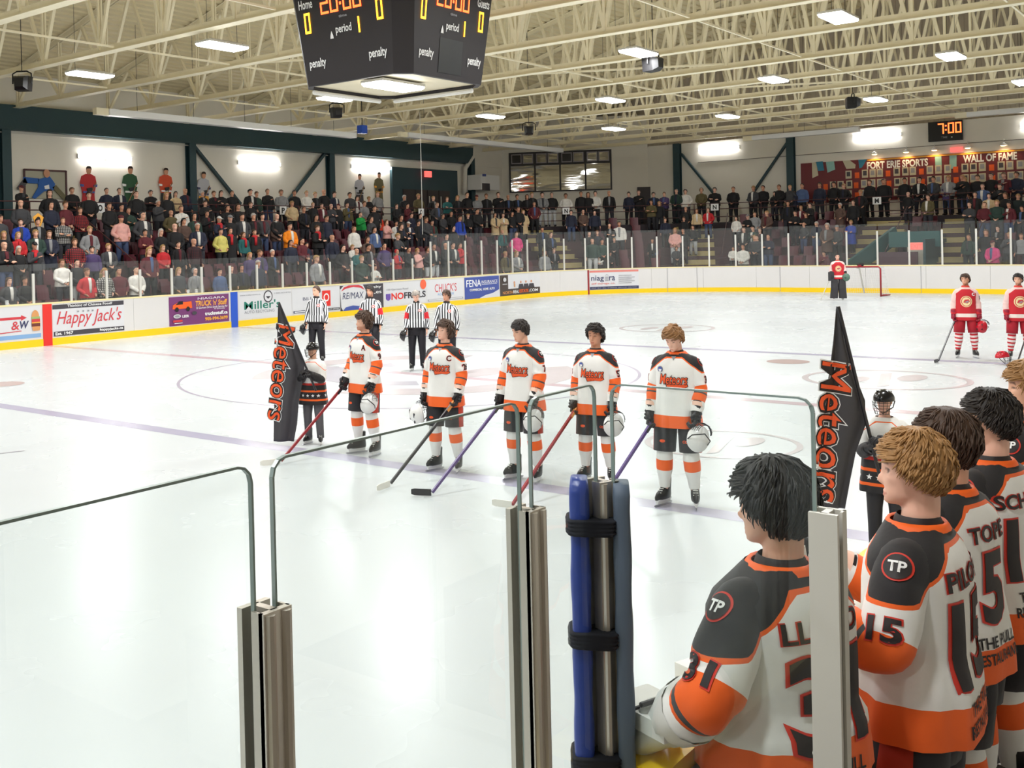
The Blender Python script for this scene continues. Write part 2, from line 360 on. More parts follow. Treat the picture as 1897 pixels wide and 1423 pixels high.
# bench front boards
bf = thing('bench_boards', 'low white bench boards topped with a bright yellow rail', 'rink boards')
BX1 = 2.0
for i in range(7):
    x0 = XP+(BX1-XP)*i/7; x1 = XP+(BX1-XP)*(i+1)/7
    MB().box(((x0+x1)/2, YN-.07, .53), (x1-x0-.01, .09, 1.06)).build('board_panel', 'board_white', bf)
    MB().box(((x0+x1)/2, YN-.08, 1.085), (x1-x0-.004, .19, .05)).build('top_rail', 'kick_yellow', bf)
    MB().box(((x0+x1)/2, YN-.0, .1), (x1-x0-.004, .02, .2)).build('kick_strip', 'kick_yellow', bf)
mb = MB(); mb.box(((XP+BX1)/2, -.9, .05), (BX1-XP, 3.7, .1)); mb.build('floor_bench', mat('rubber', srgb(40, 38, 40), .9, noise_=.2, scale=30), kind='structure')
mb = MB(); mb.box((-30, -4.5, .3), (32.2, 11.0, .6)); mb.build('floor_stand', 'concrete', kind='structure')
pb = thing('player_bench', 'long wooden players bench behind the bench boards', 'bench'); MB().box(((XP+BX1)/2+1.5, -.75, .52), (BX1-XP-3.2, .38, .06)).build('seat_plank', mat('wood', srgb(150, 112, 76), .6, noise_=.2, scale=6), pb)
for i in range(6): MB().box((XP+3.4+(BX1-XP-4)*i/5, -.75, .295), (.08, .3, .39)).build('support', 'alu', pb)
MB().box(((XP+BX1)/2, -2.2, 1.3), (BX1-XP, .1, 2.4)).build('wall_bench', 'wall_grey', kind='structure')
# ================================================================== hall: walls, roof, stands
YW, XW, YNW, XNW, EAVE = 35.5, 42.0, -9.6, -42.0, 8.1
RIDGE_Y = 12.95; SLOPE = .262
def roofz(y): return 9.35+SLOPE*((YW-y) if y > RIDGE_Y else (y-YNW))
ZR = roofz(RIDGE_Y)
PA = onY(930, 300, YW); PB = onX(1200, 300, XW)
MB().box(((XNW+PA.x)/2, YW+.15, 5), (PA.x-XNW, .3, 10)).build('wall_far', 'wall_grey', kind='structure')
d = (PB-PA); d.z = 0; L = d.length; ang = math.atan2(d.y, d.x)
o = MB().box((L/2, .15, 5), (L, .3, 10)).build('wall_corner', 'wall_grey', kind='structure'); o.location = (PA.x, YW, 0); o.rotation_euler = (0, 0, ang); wall_corner = o
MB().box((XW+.15, (PB.y+YNW)/2, EAVE/2), (.3, PB.y-YNW, EAVE)).build('wall_end', 'wall_grey', kind='structure')
mb = MB()      # corrugated gable above the end wall
yy = YNW; k = 0
prof = []
while yy < YW: prof += [(yy, 0), (yy+.20, 0), (yy+.24, .05), (yy+.44, .05)]; yy += .48
for (ya, xa), (yb, xb) in zip(prof, prof[1:]):
    mb.add([(XW+.4-xa, ya, EAVE-.02), (XW+.4-xb, yb, EAVE-.02), (XW+.4-xb, yb, roofz(yb)+.2), (XW+.4-xa, ya, roofz(ya)+.2)], [(0, 1, 2, 3)])
mb.build('wall_gable', 'gable_grey', kind='structure')
MB().box((0, YNW-.15, 5), (84.6, .3, 10)).build('wall_near', 'wall_grey', kind='structure')
MB().box((XNW-.15, RIDGE_Y, 8), (.3, 46, 16)).build('wall_left', 'wall_grey', kind='structure')
# ribbed steel deck, two slopes
def deck(y0, y1):
    mb = MB(); pr = []; y = 0; n = int(abs(y1-y0)/.30)
    for i in range(n):
        a = y0+(y1-y0)*i/n; st = (y1-y0)/n
        pr += [(a, 0), (a+st*.5, 0), (a+st*.58, .06), (a+st*.92, .06)]
    pr.append((y1, 0))
    for (ya, za), (yb, zb) in zip(pr, pr[1:]):
        mb.add([(XNW, ya, roofz(ya)+za), (XW+.5, ya, roofz(ya)+za), (XW+.5, yb, roofz(yb)+zb), (XNW, yb, roofz(yb)+zb)], [(0, 1, 2, 3)])
    return mb
deck(YW+.4, RIDGE_Y).build('ceiling', 'deck_cream', kind='structure')
deck(YNW-.4, RIDGE_Y).build('ceiling', 'deck_cream', kind='structure')

# ------------------------------------------------------------------ trusses
TX = [0.65+4.05*k for k in (-6, -5, -4, -3, -2)]+[-3.4, .65, 4.75, 8.7, 12.75, 16.8, 20.7, 24.4, 28.0, 31.7, 35.5, 39.3]
ZC = 8.06; ND = 2.75
def truss_part(name, fn, m='cream_steel'):
    mb = MB(); fn(mb); return mb.mesh(name, m)
def f_bot(mb):
    for sx in (-1, 1):
        mb.box((sx*.075, (YW+YNW)/2, ZC-.05), (.15, YW-YNW, .016)); mb.box((sx*.03, (YW+YNW)/2, ZC+.04), (.014, YW-YNW, .19))
def f_top(mb):
    for ya, yb in ((YW, RIDGE_Y), (YNW, RIDGE_Y)):
        for sx in (-1, 1): mb.bar((sx*.05, ya, roofz(ya)-.10), (sx*.05, yb, roofz(yb)-.10), .02, .17); 
        mb.bar((0, ya, roofz(ya)-.02), (0, yb, roofz(yb)-.02), .26, .016)
bot = truss_part('bottom_chord', f_bot); top = truss_part('top_chord', f_top)
nodes = []; y = YW-.5
while y > YNW+.3: nodes.append(y); y -= ND
webs = []
for i, y in enumerate(nodes):
    zt = roofz(y)-.18
    webs.append((truss_part('vertical_web', lambda mb: [mb.bar((sx*.045, y, ZC+.05), (sx*.045, y, zt), .05, .07, up=(0, 1, 0)) for sx in (-1, 1)]), 'vertical_web'))
    if i+1 < len(nodes):
        y2 = nodes[i+1]; ym = (y+y2)/2; zm = roofz(ym)-.18
        webs.append((truss_part('diagonal_web', lambda mb: mb.bar((0, y, ZC+.05), (0, ym, zm), .10, .09)), 'diagonal_web'))
        webs.append((truss_part('diagonal_web', lambda mb: mb.bar((0, y2, ZC+.05), (0, ym, zm), .10, .09)), 'diagonal_web'))
for i, x in enumerate(TX):
    t = thing('roof_truss', {5: 'cream steel roof truss passing just before the hanging scoreboard', 6: 'cream steel roof truss passing just beyond the hanging scoreboard', 13: 'cream steel roof truss passing above the goal line', 16: 'cream steel roof truss closest to the corrugated end gable'}.get(i, 'cream steel roof truss with V webs spanning above the ice'), 'roof truss', (x, 0, 0), 0, 'roof trusses over the rink')
    link('bottom_chord', bot, t); link('top_chord', top, t)
    for me, nm in webs: link(nm, me, t)
for y in (29.3, 23.2, 17.0, 10.6, 4.4, -2):
    for x0, x1 in zip(TX, TX[1:]):
        if x1 < -8: continue
        MB().bar((x0+.14, y, ZC+.02), (x1-.14, y, ZC+.02), .05, .05).build('bridging_strut', 'cream_steel', label='thin cream bridging strut tying two neighbouring roof trusses', cat='strut', group='bridging struts between the trusses')
# cross braces on the upper side
for (xa, xb, ya, yb) in ((4.75, 8.7, 24, 17), (12.75, 16.8, 20, 13), (20.7, 24.4, 18, 11)):
    MB().bar((xa, ya, ZC+.12), (xb, yb, ZC+.12), .06, .06).build('wind_brace', 'cream_steel', label='slanting cream steel wind brace lying between two roof trusses', cat='brace', group='wind braces in the roof')

# ------------------------------------------------------------------ high-bay lights
def hb_meshes():
    a = MB(); a.box((0, 0, .05), (1.32, .56, .05)); a.box((0, 0, .10), (.9, .3, .06)); hous = a.mesh('housing', 'alu_white')
    g = MB(); g.loft([[V((sx*1.30/2*k, sy*.54/2*k, z)) for sx, sy in ((-1, -1), (1, -1), (1, 1), (-1, 1))] for k, z in ((1, .03), (1, .0), (.93, -.04))]); lens = g.mesh('lens', 'lamp_glow')
    return hous, lens
hbm = hb_meshes()
ld = bpy.data.lights.new('high_bay', 'AREA'); ld.shape = 'RECTANGLE'; ld.size = 1.2; ld.size_y = .5; ld.energy = LAMP_W; ld.color = (.975, .99, 1.0); ld.spread = R(178)
def hang(P, hl=None):
    r = MB(); [r.tube([(sx*.5, 0, .12 if hl is None else .05), (sx*.5, 0, hl or (roofz(P.y)-P.z+.01))], .006, 5) for sx in (-1, 1)]; return r.v, r.f
def high_bay(P, lab, hl=None):
    t = thing('high_bay_light', lab, 'ceiling light', P, 0, 'high-bay lights under the trusses')
    for me in hbm: link(me.name, me, t)
    MB().add(*hang(P, hl)).build('hanger', 'black', t)
    l = bpy.data.objects.new('lamp', ld); COL.objects.link(l); l.parent = t; l.location = (0, 0, -.06)
LZ = 7.72
for px, py in ((412, 86), (167, 139), (620, 184), (1183, 98), (1553, 33), (1762, 105), (1433, 148), (1131, 186), (909, 216), (1137, 239), (1348, 216), (1622, 185), (1897, 153)):
    high_bay(onZ(px, py, LZ), 'bright rectangular high-bay light hanging below the cream trusses')
for X in (-7.2, -16.4, -25.6):
    for y in (1.5, 7.2, 13.2, 19.4, 25.6): high_bay(V((X, y, LZ)), 'bright rectangular high-bay light hanging below the cream trusses')
for P in ((2.2, 8), (2.2, 1.5), (11, 1.5), (20, 1.2), (28.5, .5), (2.2, 14.6)): high_bay(V((*P, LZ)), 'bright rectangular high-bay light hanging below the cream trusses')
# stage-type black speakers / spotlights on the trusses
def fl(P, rz, lab, s=1.0):
    t = thing('floodlight', lab, 'floodlight', P, rz, 'black floodlights on the trusses')
    m = MB(); m.loft([[V((x*k*s, y, z*k*s)) for x, z in ((-.2, -.22), (.2, -.22), (.24, .2), (-.24, .2))] for y, k in ((-.22, 1), (.1, .95), (.25, .6))]); m.build('housing', 'black', t)
    MB().tube([(-.28, 0, -.02), (-.28, 0, .27), (-.15, 0, .34), (.15, 0, .34), (.28, 0, .27), (.28, 0, -.02)], .022, 6).build('bracket', 'black', t)
    MB().box((0, -.23, -.01), (.36, .02, .34)).build('front_glass', 'print_dark', t); MB().tube([(0, 0, .34), (0, 0, roofz(P.y)-P.z+.01)], .012, 6).build('hanger', 'black', t)
for (px, py, z, rz, s) in ((41, 154, 7.55, 2.2, 1), (624, 208, 7.6, 2.6, .9), (1210, 118, 7.55, 3.0, 1), (980, 241, 7.6, 2.2, .9), (1580, 190, 7.6, 3.6, 1)): fl(onZ(px, py, z), rz, 'black floodlight with bracket hung from a roof truss', s)

# ------------------------------------------------------------------ steel frame of the far wall
col = lambda x: MB().box((x, YW-.17, 4.1), (.36, .3, 8.2))
def colthing(P0, axis, lab):
    t = thing('steel_column', lab, 'column', P0, 0, 'teal steel columns along the walls')
    if axis == 'x':
        for dy in (-.14, .14): MB().box((0, dy, 4.05), (.36, .03, 8.1)).build('flange', 'teal_steel', t)
        MB().box((0, 0, 4.05), (.03, .28, 8.1)).build('web', 'teal_steel', t)
    else:
        for dx in (-.14, .14): MB().box((dx, 0, 4.05), (.03, .40, 8.1)).build('flange', 'teal_steel', t)
        MB().box((0, 0, 4.05), (.28, .03, 8.1)).build('web', 'teal_steel', t)
CXS = [onY(px, 300, YW).x for px in (5, 349, 607)]; CXS = [CXS[0]-9]+CXS+[onY(868, 300, YW).x]
for x in CXS: colthing((x, YW-.17, 0), 'x', 'teal steel column against the pale grey side wall')
MB().box(((XNW+CXS[-1])/2, YW-.2, 7.66), (CXS[-1]-XNW, .34, .92)).build('eave_beam', 'teal_steel', label='long teal steel beam along the top of the side wall', cat='beam')
for y in (onX(1257, 300, XW).y, onX(1467, 290, XW).y): colthing((XW-.17, y, 0), 'y', 'teal steel column against the pale grey end wall')
def brace(a, c, lab): MB().bar(a, c, .16, .12).build('diagonal_brace', 'teal_steel', label=lab, cat='brace', group='dark diagonal wall braces')
q = lambda px, py: V((onY(px, py, YW-.2)))
brace(q(360, 272), q(445, 378), 'dark diagonal steel brace sloping down from a side wall column'); brace(q(601, 285), q(530, 378), 'dark diagonal steel brace sloping down from a side wall column')
q = lambda px, py: V((onX(px, py, XW-.2)))
brace(q(1262, 285), q(1330, 368), 'dark diagonal steel brace sloping down from an end wall column'); brace(q(1460, 262), q(1385, 372), 'dark diagonal steel brace sloping down from an end wall column')
MB().box((onY(432, 260, YW).x, YW-.03, 7.12), (60, .05, .05)).build('trim_1', 'wall_grey', kind='structure')
# wall-mounted fluorescent strips
def strip_light(P, L, along, lab):
    t = thing('wall_light', lab, 'wall light', P, 0 if along == 'x' else -PI/2, 'fluorescent wall lights')
    MB().box((0, -.03, .0), (L, .06, .16)).build('back_plate', 'white_plastic', t)
    for k in (-1, 1):
        for z in (-.045, .045): MB().tube([(k*L/4-L*.225, -.10, z), (k*L/4+L*.225, -.10, z)], .03, 10).build('tube', 'tube_glow', t)
for px0, px1, py in ((143, 243, 292), (440, 518, 303), (650, 722, 310)):
    a, c = onY(px0, py, YW), onY(px1, py, YW); strip_light(V(((a.x+c.x)/2, YW, (a.z+c.z)/2)), c.x-a.x, 'x', 'glowing twin fluorescent strip on the grey side wall')
for px0, px1, py in ((1294, 1370, 275), (1580, 1670, 252), (1890, 1990, 230)):
    a, c = onX(px0, py, XW), onX(px1, py, XW); strip_light(V((XW, (a.y+c.y)/2, (a.z+c.z)/2)), abs(c.y-a.y), 'y', 'glowing twin fluorescent strip on the grey end wall')
# radiant heater tubes above the stands
def heater(a, c, lab, m='alu_white'):
    t = thing('radiant_heater', lab, 'heater', (a+c)/2, 0, 'radiant heaters above the stands'); a2 = a-(a+c)/2; c2 = c-(a+c)/2
    MB().bar(a2, c2, .36, .22).build('reflector', 'white_plastic', t); n = 5
    for i in range(n): p = a2.lerp(c2, (i+.5)/n); MB().tube([p+V((0, 0, .05)), p+V((0, 0, roofz((a+c).y/2+p.y)-(a.z+c.z)/2+.01))], .008, 5).build('hanger', 'black', t)
    d_ = (a2-c2).normalized(); MB().bar(a2, a2+d_*.5, .22, .24).build('burner_box', 'cream_steel', t)
ya = 30.5
a, c = onY(198, 208, ya), onY(655, 242, ya); heater(a, V((c.x, c.y, a.z)), 'long white radiant heater tube above the side stand')
a, c = onY(752, 250, ya), onY(1046, 268, ya); z = a.z; c = V((min(c.x, 36), ya, z)); heater(V((a.x, ya, z)), c, 'long white radiant heater tube towards the corner of the hall')
xa = 38.2
a, c = onX(1395, 256, xa), onX(1592, 241, xa); heater(a, V((xa, c.y, a.z)), 'long white radiant heater tube above the end stand'); a, c = onX(1792, 213, xa), onX(1990, 185, xa); heater(a, V((xa, c.y, a.z)), 'long white radiant heater tube above the end stand')
t = thing('electric_hoist', 'small blue hoist motor hanging between the heater tubes', 'hoist', onY(671, 240, ya)); MB().box((0, 0, 0), (.36, .3, .36)).build('motor', 'blue', t); MB().tube([(0, 0, .1), (0, 0, roofz(ya)-t.location.z+.01)], .02, 6).build('hanger', 'black', t)
# ventilation pipe, heater box, cable
t = thing('vent_pipe', 'bent cream vent pipe coming down the corner wall', 'pipe'); MB().tube([onY(877, 262, YW-.3), onY(876, 290, YW-.3), onY(862, 312, YW-.3), onY(860, 360, YW-.3)], .13, 10).build('pipe', 'wall_grey', t, smooth=True)
a = onY(878, 324, YW-.5); c = onY(914, 353, YW-.5)
t = thing('wall_unit', 'white boxy wall unit below the vent pipe', 'wall unit', (a+c)/2); MB().box((0, 0, 0), (c.x-a.x, .9, a.z-c.z)).build('body', 'white_plastic', t); MB().box((-.45, -.46, -.28), (.75, .03, .42)).build('grille', 'print_dark', t); MB().box((-.6, -.46, .4), (.35, .02, .14)).build('badge', 'fena_blue', t)
a = onY(779, 262, 26.2); MB().tube([V((a.x, 26.2, 3.0)), V((a.x, 26.2, 8.0))], .012, 5).build('net_cable', 'alu_white', label='thin white vertical cable rising from the glass to the roof', cat='cable')
# door bay on the side wall
a, c = onY(722, 318, YW), onY(843, 318, YW)
dz = 6.6
t = thing('door_bay', 'teal panelled door surround with dark double doors and lit exit sign', 'doorway', ((a.x+c.x)/2, YW, 0))
wd = c.x-a.x
MB().box((0, -.08, (dz+3.2)/2+.15), (wd, .16, dz-3.2)).build('surround', 'teal_steel', t)
for i in range(4):
    x = -wd*.36+wd*.72*(i+.5)/4; dr = MB().box((x, -.19, 4.5), (wd*.17, .06, 2.16)).build('door_leaf', mat('door_dark', srgb(48, 38, 40), .5), t); MB().box((x-wd*.06, -.23, 4.6), (.06, .03, 1.3)).build('push_bar', 'alu_white', dr)
MB().box((0, -.3, 6.45), (.55, .1, .32)).build('exit_sign', 'exit_red', t)
# cut-out players fixed to the wall
mat('skin_print', srgb(206, 150, 120), .7); mat('cut_blue', srgb(34, 92, 170), .6); mat('cut_red', srgb(190, 36, 44), .6); mat('cut_green', srgb(36, 84, 52), .6); mat('cut_orange', srgb(214, 76, 36), .6); mat('cut_grey', srgb(196, 196, 204), .6); mat('cut_olive', srgb(110, 104, 74), .6); mat('hair_print', srgb(50, 36, 30), .8)
def cutout(px, py, h, mj, mp, mt, lab, lean=0.0, trim='white', spread=.12):
    P = onY(px, py, YW-.06); t = thing('wall_cutout', lab, 'cutout figure', P, 0, 'painted hockey cutouts on the wall'); s = h/2.2
    def pol(nm, pts, m, y=0.0):
        MB().prism([((u+lean*v)*s, v*s) for u, v in pts], lambda u, v, th: V((u, -th-y, v)), .03).build(nm, m, t)
    ell = lambda cx, cz, a_, b_, n=14: [(cx+a_*math.cos(2*PI*i/n), cz+b_*math.sin(2*PI*i/n)) for i in range(n)]
    pol('head', ell(0, -.14, .105, .15), 'skin_print', .03); pol('hair', [(-.112, -.12), (-.105, -.03), (-.05, .02), (.05, .02), (.105, -.03), (.112, -.12), (.085, -.07), (-.085, -.07)], 'hair_print', .04)
    pol('jersey', [(-.1, -.27), (.1, -.27), (.3, -.36), (.36, -.62), (.30, -.85), (.26, -1.05), (-.26, -1.05), (-.30, -.85), (-.37, -.62), (-.3, -.36)], mj)
    pol('sleeve_band', [(-.38, -.66), (-.22, -.68), (-.22, -.76), (-.36, -.76)], trim, .03); pol('sleeve_band', [(.38, -.66), (.22, -.68), (.22, -.76), (.36, -.76)], trim, .03); pol('hem_band', [(-.25, -.93), (.25, -.93), (.255, -1.0), (-.255, -1.0)], trim, .03)
    pol('glove', [(-.1, -.82), (.12, -.78), (.16, -.92), (-.06, -.96)], 'black', .05)
    pol('pants', [(-.26, -1.04), (.26, -1.04), (.3, -1.45), (.05, -1.45), (0, -1.2), (-.05, -1.45), (-.3, -1.45)], mp)
    for sx in (-1, 1): pol('leg', [(sx*.07, -1.44), (sx*.28, -1.44), (sx*(.24+spread), -2.0), (sx*(.1+spread), -2.0)], mt); pol('skate', [(sx*(.08+spread), -1.99), (sx*(.28+spread), -1.99), (sx*(.3+spread), -2.15), (sx*(.06+spread), -2.15)], 'black')
    MB().bar((.3*s, -.07, -.6*s), (-.45*s, -.07, -1.9*s), .03, .03).build('painted_stick', 'wood', t)
cutout(163, 309, 2.3, 'cut_red', 'cut_red', 'cut_red', 'painted wall cutout of a hockey player in a red jersey', .02, 'fena_blue')
cutout(240, 309, 2.35, 'cut_green', 'cut_green', 'cut_green', 'painted wall cutout of a hockey player in a green jersey')
cutout(306, 312, 2.2, 'cut_orange', 'black', 'cut_orange', 'painted wall cutout of a hockey player in an orange jersey')
cutout(376, 319, 2.2, 'cut_grey', 'gold', 'navy', 'painted wall cutout of a hockey player in a white and gold kit', 0, 'navy', .22)
cutout(665, 323, 2.2, 'cut_grey', 'print_dark', 'cut_grey', 'painted wall cutout of a hockey player in a pale grey kit', 0, 'black')
cutout(701, 320, 2.3, 'cut_olive', 'cut_olive', 'cut_olive', 'painted wall cutout of a figure in olive brown', 0, 'gold', .02)
# painted goal with diving goaltender
P = onY(84, 345, YW-.06); t = thing('goalie_mural', 'painted wall panel of a diving goaltender in blue before a net', 'wall panel', P)
a, c = onY(48, 320, YW-.06), onY(125, 322, YW-.06); wv = (c.x-a.x)/2
MB().box((0, .0175, .05), (wv*2, .07, 1.05)).build('net_panel', mat('net_print', srgb(176, 174, 156), .8), t)
for bx in (((-wv, -.03, 0), (.07, .04, 1.25)), ((wv, -.03, 0), (.07, .04, 1.25)), ((0, -.03, .6), (wv*2, .04, .07))): MB().box(*bx).build('net_post', 'rail_brown', t)
mp = lambda u, v, th: V((u, -.05-th, v))
MB().prism([(-.35, .25), (.15, .38), (.38, .1), (.3, -.15), (-.1, -.2), (-.5, -.5), (-.62, -.45), (-.35, -.05)], mp, .03).build('body', 'cut_blue', t); MB().prism([(-.3, .28), (-.95, .32), (-1.0, .1), (-.35, .08)], mp, .03).build('arm', 'cut_blue', t)
MB().prism([(.25, -.05), (.42, .05), (1.0, -.5), (.85, -.62)], mp, .03).build('leg_pad', 'cut_olive', t); MB().prism([(-.9, .3), (-1.25, -.1), (-1.1, -.2), (-.8, .1)], mp, .03).build('glove', 'print_dark', t)
MB().prism([(.02+.13*math.cos(i*PI/6), .48+.16*math.sin(i*PI/6)) for i in range(12)], mp, .05).build('head', 'skin_print', t); MB().prism([(-.1, .0), (.1, .06), (.12, -.1), (-.08, -.12)], lambda u, v, th: V((u, -.085-th, v)), .01).build('crest', 'white', t)
# press-box windows in the chamfered corner
pw = mat('press_glass', (.03, .032, .03), .04, spec=1.0); nt = pw.node_tree; bs = nt.nodes['Principled BSDF']; bs.inputs['Metallic'].default_value = .75; bs.inputs['Base Color'].default_value = (.42, .41, .38, 1)
tc = nt.nodes.new('ShaderNodeTexCoord'); nn = nt.nodes.new('ShaderNodeTexNoise'); nn.inputs['Scale'].default_value = 1; mpn = nt.nodes.new('ShaderNodeMapping'); mpn.inputs['Scale'].default_value = (.25, .25, 1.3); bpn = nt.nodes.new('ShaderNodeBump'); bpn.inputs['Strength'].default_value = .12; bpn.inputs['Distance'].default_value = .2
nt.links.new(tc.outputs['Object'], mpn.inputs[0]); nt.links.new(mpn.outputs[0], nn.inputs['Vector']); nt.links.new(nn.outputs['Fac'], bpn.inputs['Height']); nt.links.new(bpn.outputs[0], bs.inputs['Normal'])
mat('frame_dark', srgb(36, 32, 34), .5); mat('frame_pale', srgb(150, 142, 146), .5)
nrm = V((math.sin(ang), -math.cos(ang), 0)); org = V((PA.x, YW, 0))
def on_chamfer(px, py):
    d_ = ray(px, py); k = (org-CAM).dot(nrm)/d_.dot(nrm); P = CAM+d_*k; return (P-org).dot(V((math.cos(ang), math.sin(ang), 0))), P.z
u0, zt = on_chamfer(944, 285); u1, _ = on_chamfer(1131, 281); _, zb = on_chamfer(944, 356)
wn = thing('window_1', None, None, org, ang); wn['kind'] = 'structure'
zm = zt-(zt-zb)*.3; cw = (u1-u0)/4
MB().box(((u0+u1)/2, -.02, (zt+zb)/2), (u1-u0+.1, .08, zt-zb+.1)).build('window_frame', 'frame_dark', wn)
for i in range(4):
    x = u0+cw*(i+.5); MB().box((x, -.07, (zm+zb)/2-.02), (cw-.1, .02, zm-zb-.1)).build('pane', 'press_glass', wn)
    for k in (-1, 1):
        x2 = x+k*cw*.23; MB().box((x2, -.06, (zt+zm)/2), (cw*.42, .03, (zt-zm)*.84)).build('vent_frame', 'frame_pale', wn); MB().box((x2, -.08, (zt+zm)/2), (cw*.34, .015, (zt-zm)*.66)).build('vent_pane', 'black_gloss' if (i in (0, 2) and k < 0) else 'press_glass', wn)
u_, z_ = on_chamfer(1193, 343); MB().box((u_, -.03, 4.4), (.8, .08, 2.6)).build('door_1', 'door_dark', wn)

# ------------------------------------------------------------------ end wall mural, clock
t = thing('fame_mural', 'maroon painted mural board with gold edge, lettering and rows of plaques', 'mural', (XW-.04, 0, 0))
yA, yB = onX(1484, 303, XW).y, 6.0; zT = 6.47; zBm = 4.3
E2 = lambda y, z, th: V((-th, y, z))
MB().box((0, (yA+yB)/2, (zT+zBm)/2), (.06, yA-yB, zT-zBm)).build('board', 'maroon', t)
yg = onX(1607, 295, XW).y
MB().box((-.04, (yg+yB)/2, zT-.06), (.04, yg-yB, .07)).build('gold_edge', 'gold', t)
def mpoly(pxs, m): MB().prism([(onX(x, y, XW-.08).y, onX(x, y, XW-.08).z) for x, y in pxs], E2, .045).build('painted_shape', m, t)
mpoly([(1504, 302), (1512, 300), (1516, 325), (1505, 330)], 'mural_cream'); mpoly([(1511, 300), (1524, 299), (1527, 316), (1516, 317)], 'mural_teal'); mpoly([(1530, 300), (1545, 299), (1547, 314), (1533, 320)], 'mural_aqua')
mpoly([(1561, 298), (1574, 297), (1585, 305), (1584, 312), (1568, 313)], 'mural_cream'); mpoly([(1590, 296), (1606, 295), (1597, 310), (1592, 312)], 'mural_teal'); mpoly([(1732, 288), (1744, 287), (1745, 315), (1733, 316)], 'mural_aqua'); mpoly([(1759, 286), (1772, 285), (1772, 312), (1759, 313)], 'mural_aqua')
def flat_text(s, parent, a, c, mtx, m, name='lettering', shear=0, off=.012, th=0.0):
    """text filling the box a..c in the local plane of mtx (x right, y up)"""
    vs_, fs_, (x0, y0, x1, y1) = textmesh(s, shear, off)
    sx = (c[0]-a[0])/(x1-x0); sy = (c[1]-a[1])/(y1-y0)
    return MB().add([mtx @ V((a[0]+(x-x0)*sx, a[1]+(y-y0)*sy, 0)) for x, y in vs_], fs_).build(name, m, parent)
TX_ = lambda x: Matrix(((0, 0, -1, x), (-1, 0, 0, 0), (0, 1, 0, 0), (0, 0, 0, 1)))      # board facing -X : u = -y, v = z
for s_, x0, y0, x1, y1 in (('FORT ERIE SPORTS', 1606, 310, 1719, 297), ('WALL OF FAME', 1784, 299, 1884, 284)):
    a, c = onX(x0, y0, XW-.1), onX(x1, y1, XW-.1); zc = (a.z+c.z)/2
    flat_text(s_, t, (-a.y, zc-.19), (-c.y, zc+.19), TX_(-.05), 'white', off=.035)
rnd = random.Random(3)
pl = MB().box((0, 0, 0), (.02, .30, .42)).mesh('plaque', 'mural_cream'); po = MB().box((0, 0, 0), (.02, .22, .30)).mesh('plaque', 'orange')
for r_ in range(3):
    for i in range(30):
        y = yA-1.3-(yA-yB-1.5)*i/30+rnd.uniform(-.03, .03); z = 5.72-.52*r_
        if r_ == 0 and i < 3: continue
        o = link('plaque', po if i % 4 == 0 else pl, t, (-.05, y, z-(0 if i % 4 else .06)))
        if i % 4: link('plaque_print', MB().box((-.015, 0, .03), (.01, .18, .24)).mesh('plaque_print', 'grey_print' if rnd.random() < .6 else 'print_dark'), o)
for px in (1620, 1679, 1731, 1793, 1859):
    P = onX(px, 284 if px > 1700 else 292, XW-.35); P.z = zT+.22
    t2 = thing('picture_light', 'small bell-shaped lamp shining on the maroon mural board', 'wall lamp', P, 0, 'picture lamps above the mural'); MB().loft([[V((r*math.cos(a_*PI/6), r*math.sin(a_*PI/6), z)) for a_ in range(12)] for r, z in ((.03, .14), (.07, .10), (.2, -.02))]).build('shade', 'white_plastic', t2, smooth=True)
    MB().loft([[V((r*math.cos(a_*PI/6), r*math.sin(a_*PI/6), z)) for a_ in range(12)] for r, z in ((.14, -.015), (.08, -.05))]).build('bulb', mat('warm_glow', (1, .9, .7), .4, emit=(1, .62, .25), es=9), t2); MB().tube([(0, 0, .13), (0, 0, .3), (.3, 0, .3)], .015, 6).build('arm', 'alu_white', t2)
    l = bpy.data.lights.new('picture_lamp', 'SPOT'); l.energy = 22; l.color = (1, .65, .3); l.spot_size = R(120); l.shadow_soft_size = .08; lo = bpy.data.objects.new('lamp', l); COL.objects.link(lo); lo.parent = t2; lo.location = (0, 0, -.08); lo.rotation_euler = (0, R(-18), 0)
MB().box((XW-.02, 12, 6.93), (.03, 26, .03)).build('trim_2', 'concrete', kind='structure')
a, c = onX(1720, 228, XW-.1), onX(1784, 258, XW-.1)
t = thing('wall_clock', 'black digital wall clock with glowing red numerals', 'clock', (XW-.12, (a.y+c.y)/2, (a.z+c.z)/2)); cwid, chei = a.y-c.y, .98
MB().box((0, 0, 0), (.16, cwid, chei)).build('case', 'black', t)
def seg_digit(mb, ch, x, y, w_, h, th, mp):
    S = {'0': 'abcdef', '1': 'bc', '2': 'abged', '7': 'abc', '5': 'afgcd', '3': 'abgcd'}[ch]
    B = {'a': (0, h-th, w_, th), 'd': (0, 0, w_, th), 'g': (0, h/2-th/2, w_, th), 'b': (w_-th, h/2, th, h/2), 'c': (w_-th, 0, th, h/2), 'e': (0, 0, th, h/2), 'f': (0, h/2, th, h/2)}
    for k in S:
        u, v, a_, b_ = B[k]; mb.add([mp(x+u, y+v), mp(x+u+a_, y+v), mp(x+u+a_, y+v+b_), mp(x+u, y+v+b_)], [(0, 1, 2, 3)])
def led(parent, s_, x, y, w_, h, th, mtx, m, gap=.28):
    mb = MB(); mp = lambda u, v: mtx @ V((u, v, 0)); cx_ = x
    for ch in s_:
        if ch == ':':
            for v in (.28, .68): mb.add([mp(cx_, y+h*v), mp(cx_+th*1.2, y+h*v), mp(cx_+th*1.2, y+h*v+th*1.2), mp(cx_, y+h*v+th*1.2)], [(0, 1, 2, 3)])
            cx_ += th*1.2+w_*gap
        else: seg_digit(mb, ch, cx_, y, w_, h, th, mp); cx_ += w_*(1+gap)
    return mb.build('led_digits', m, parent)
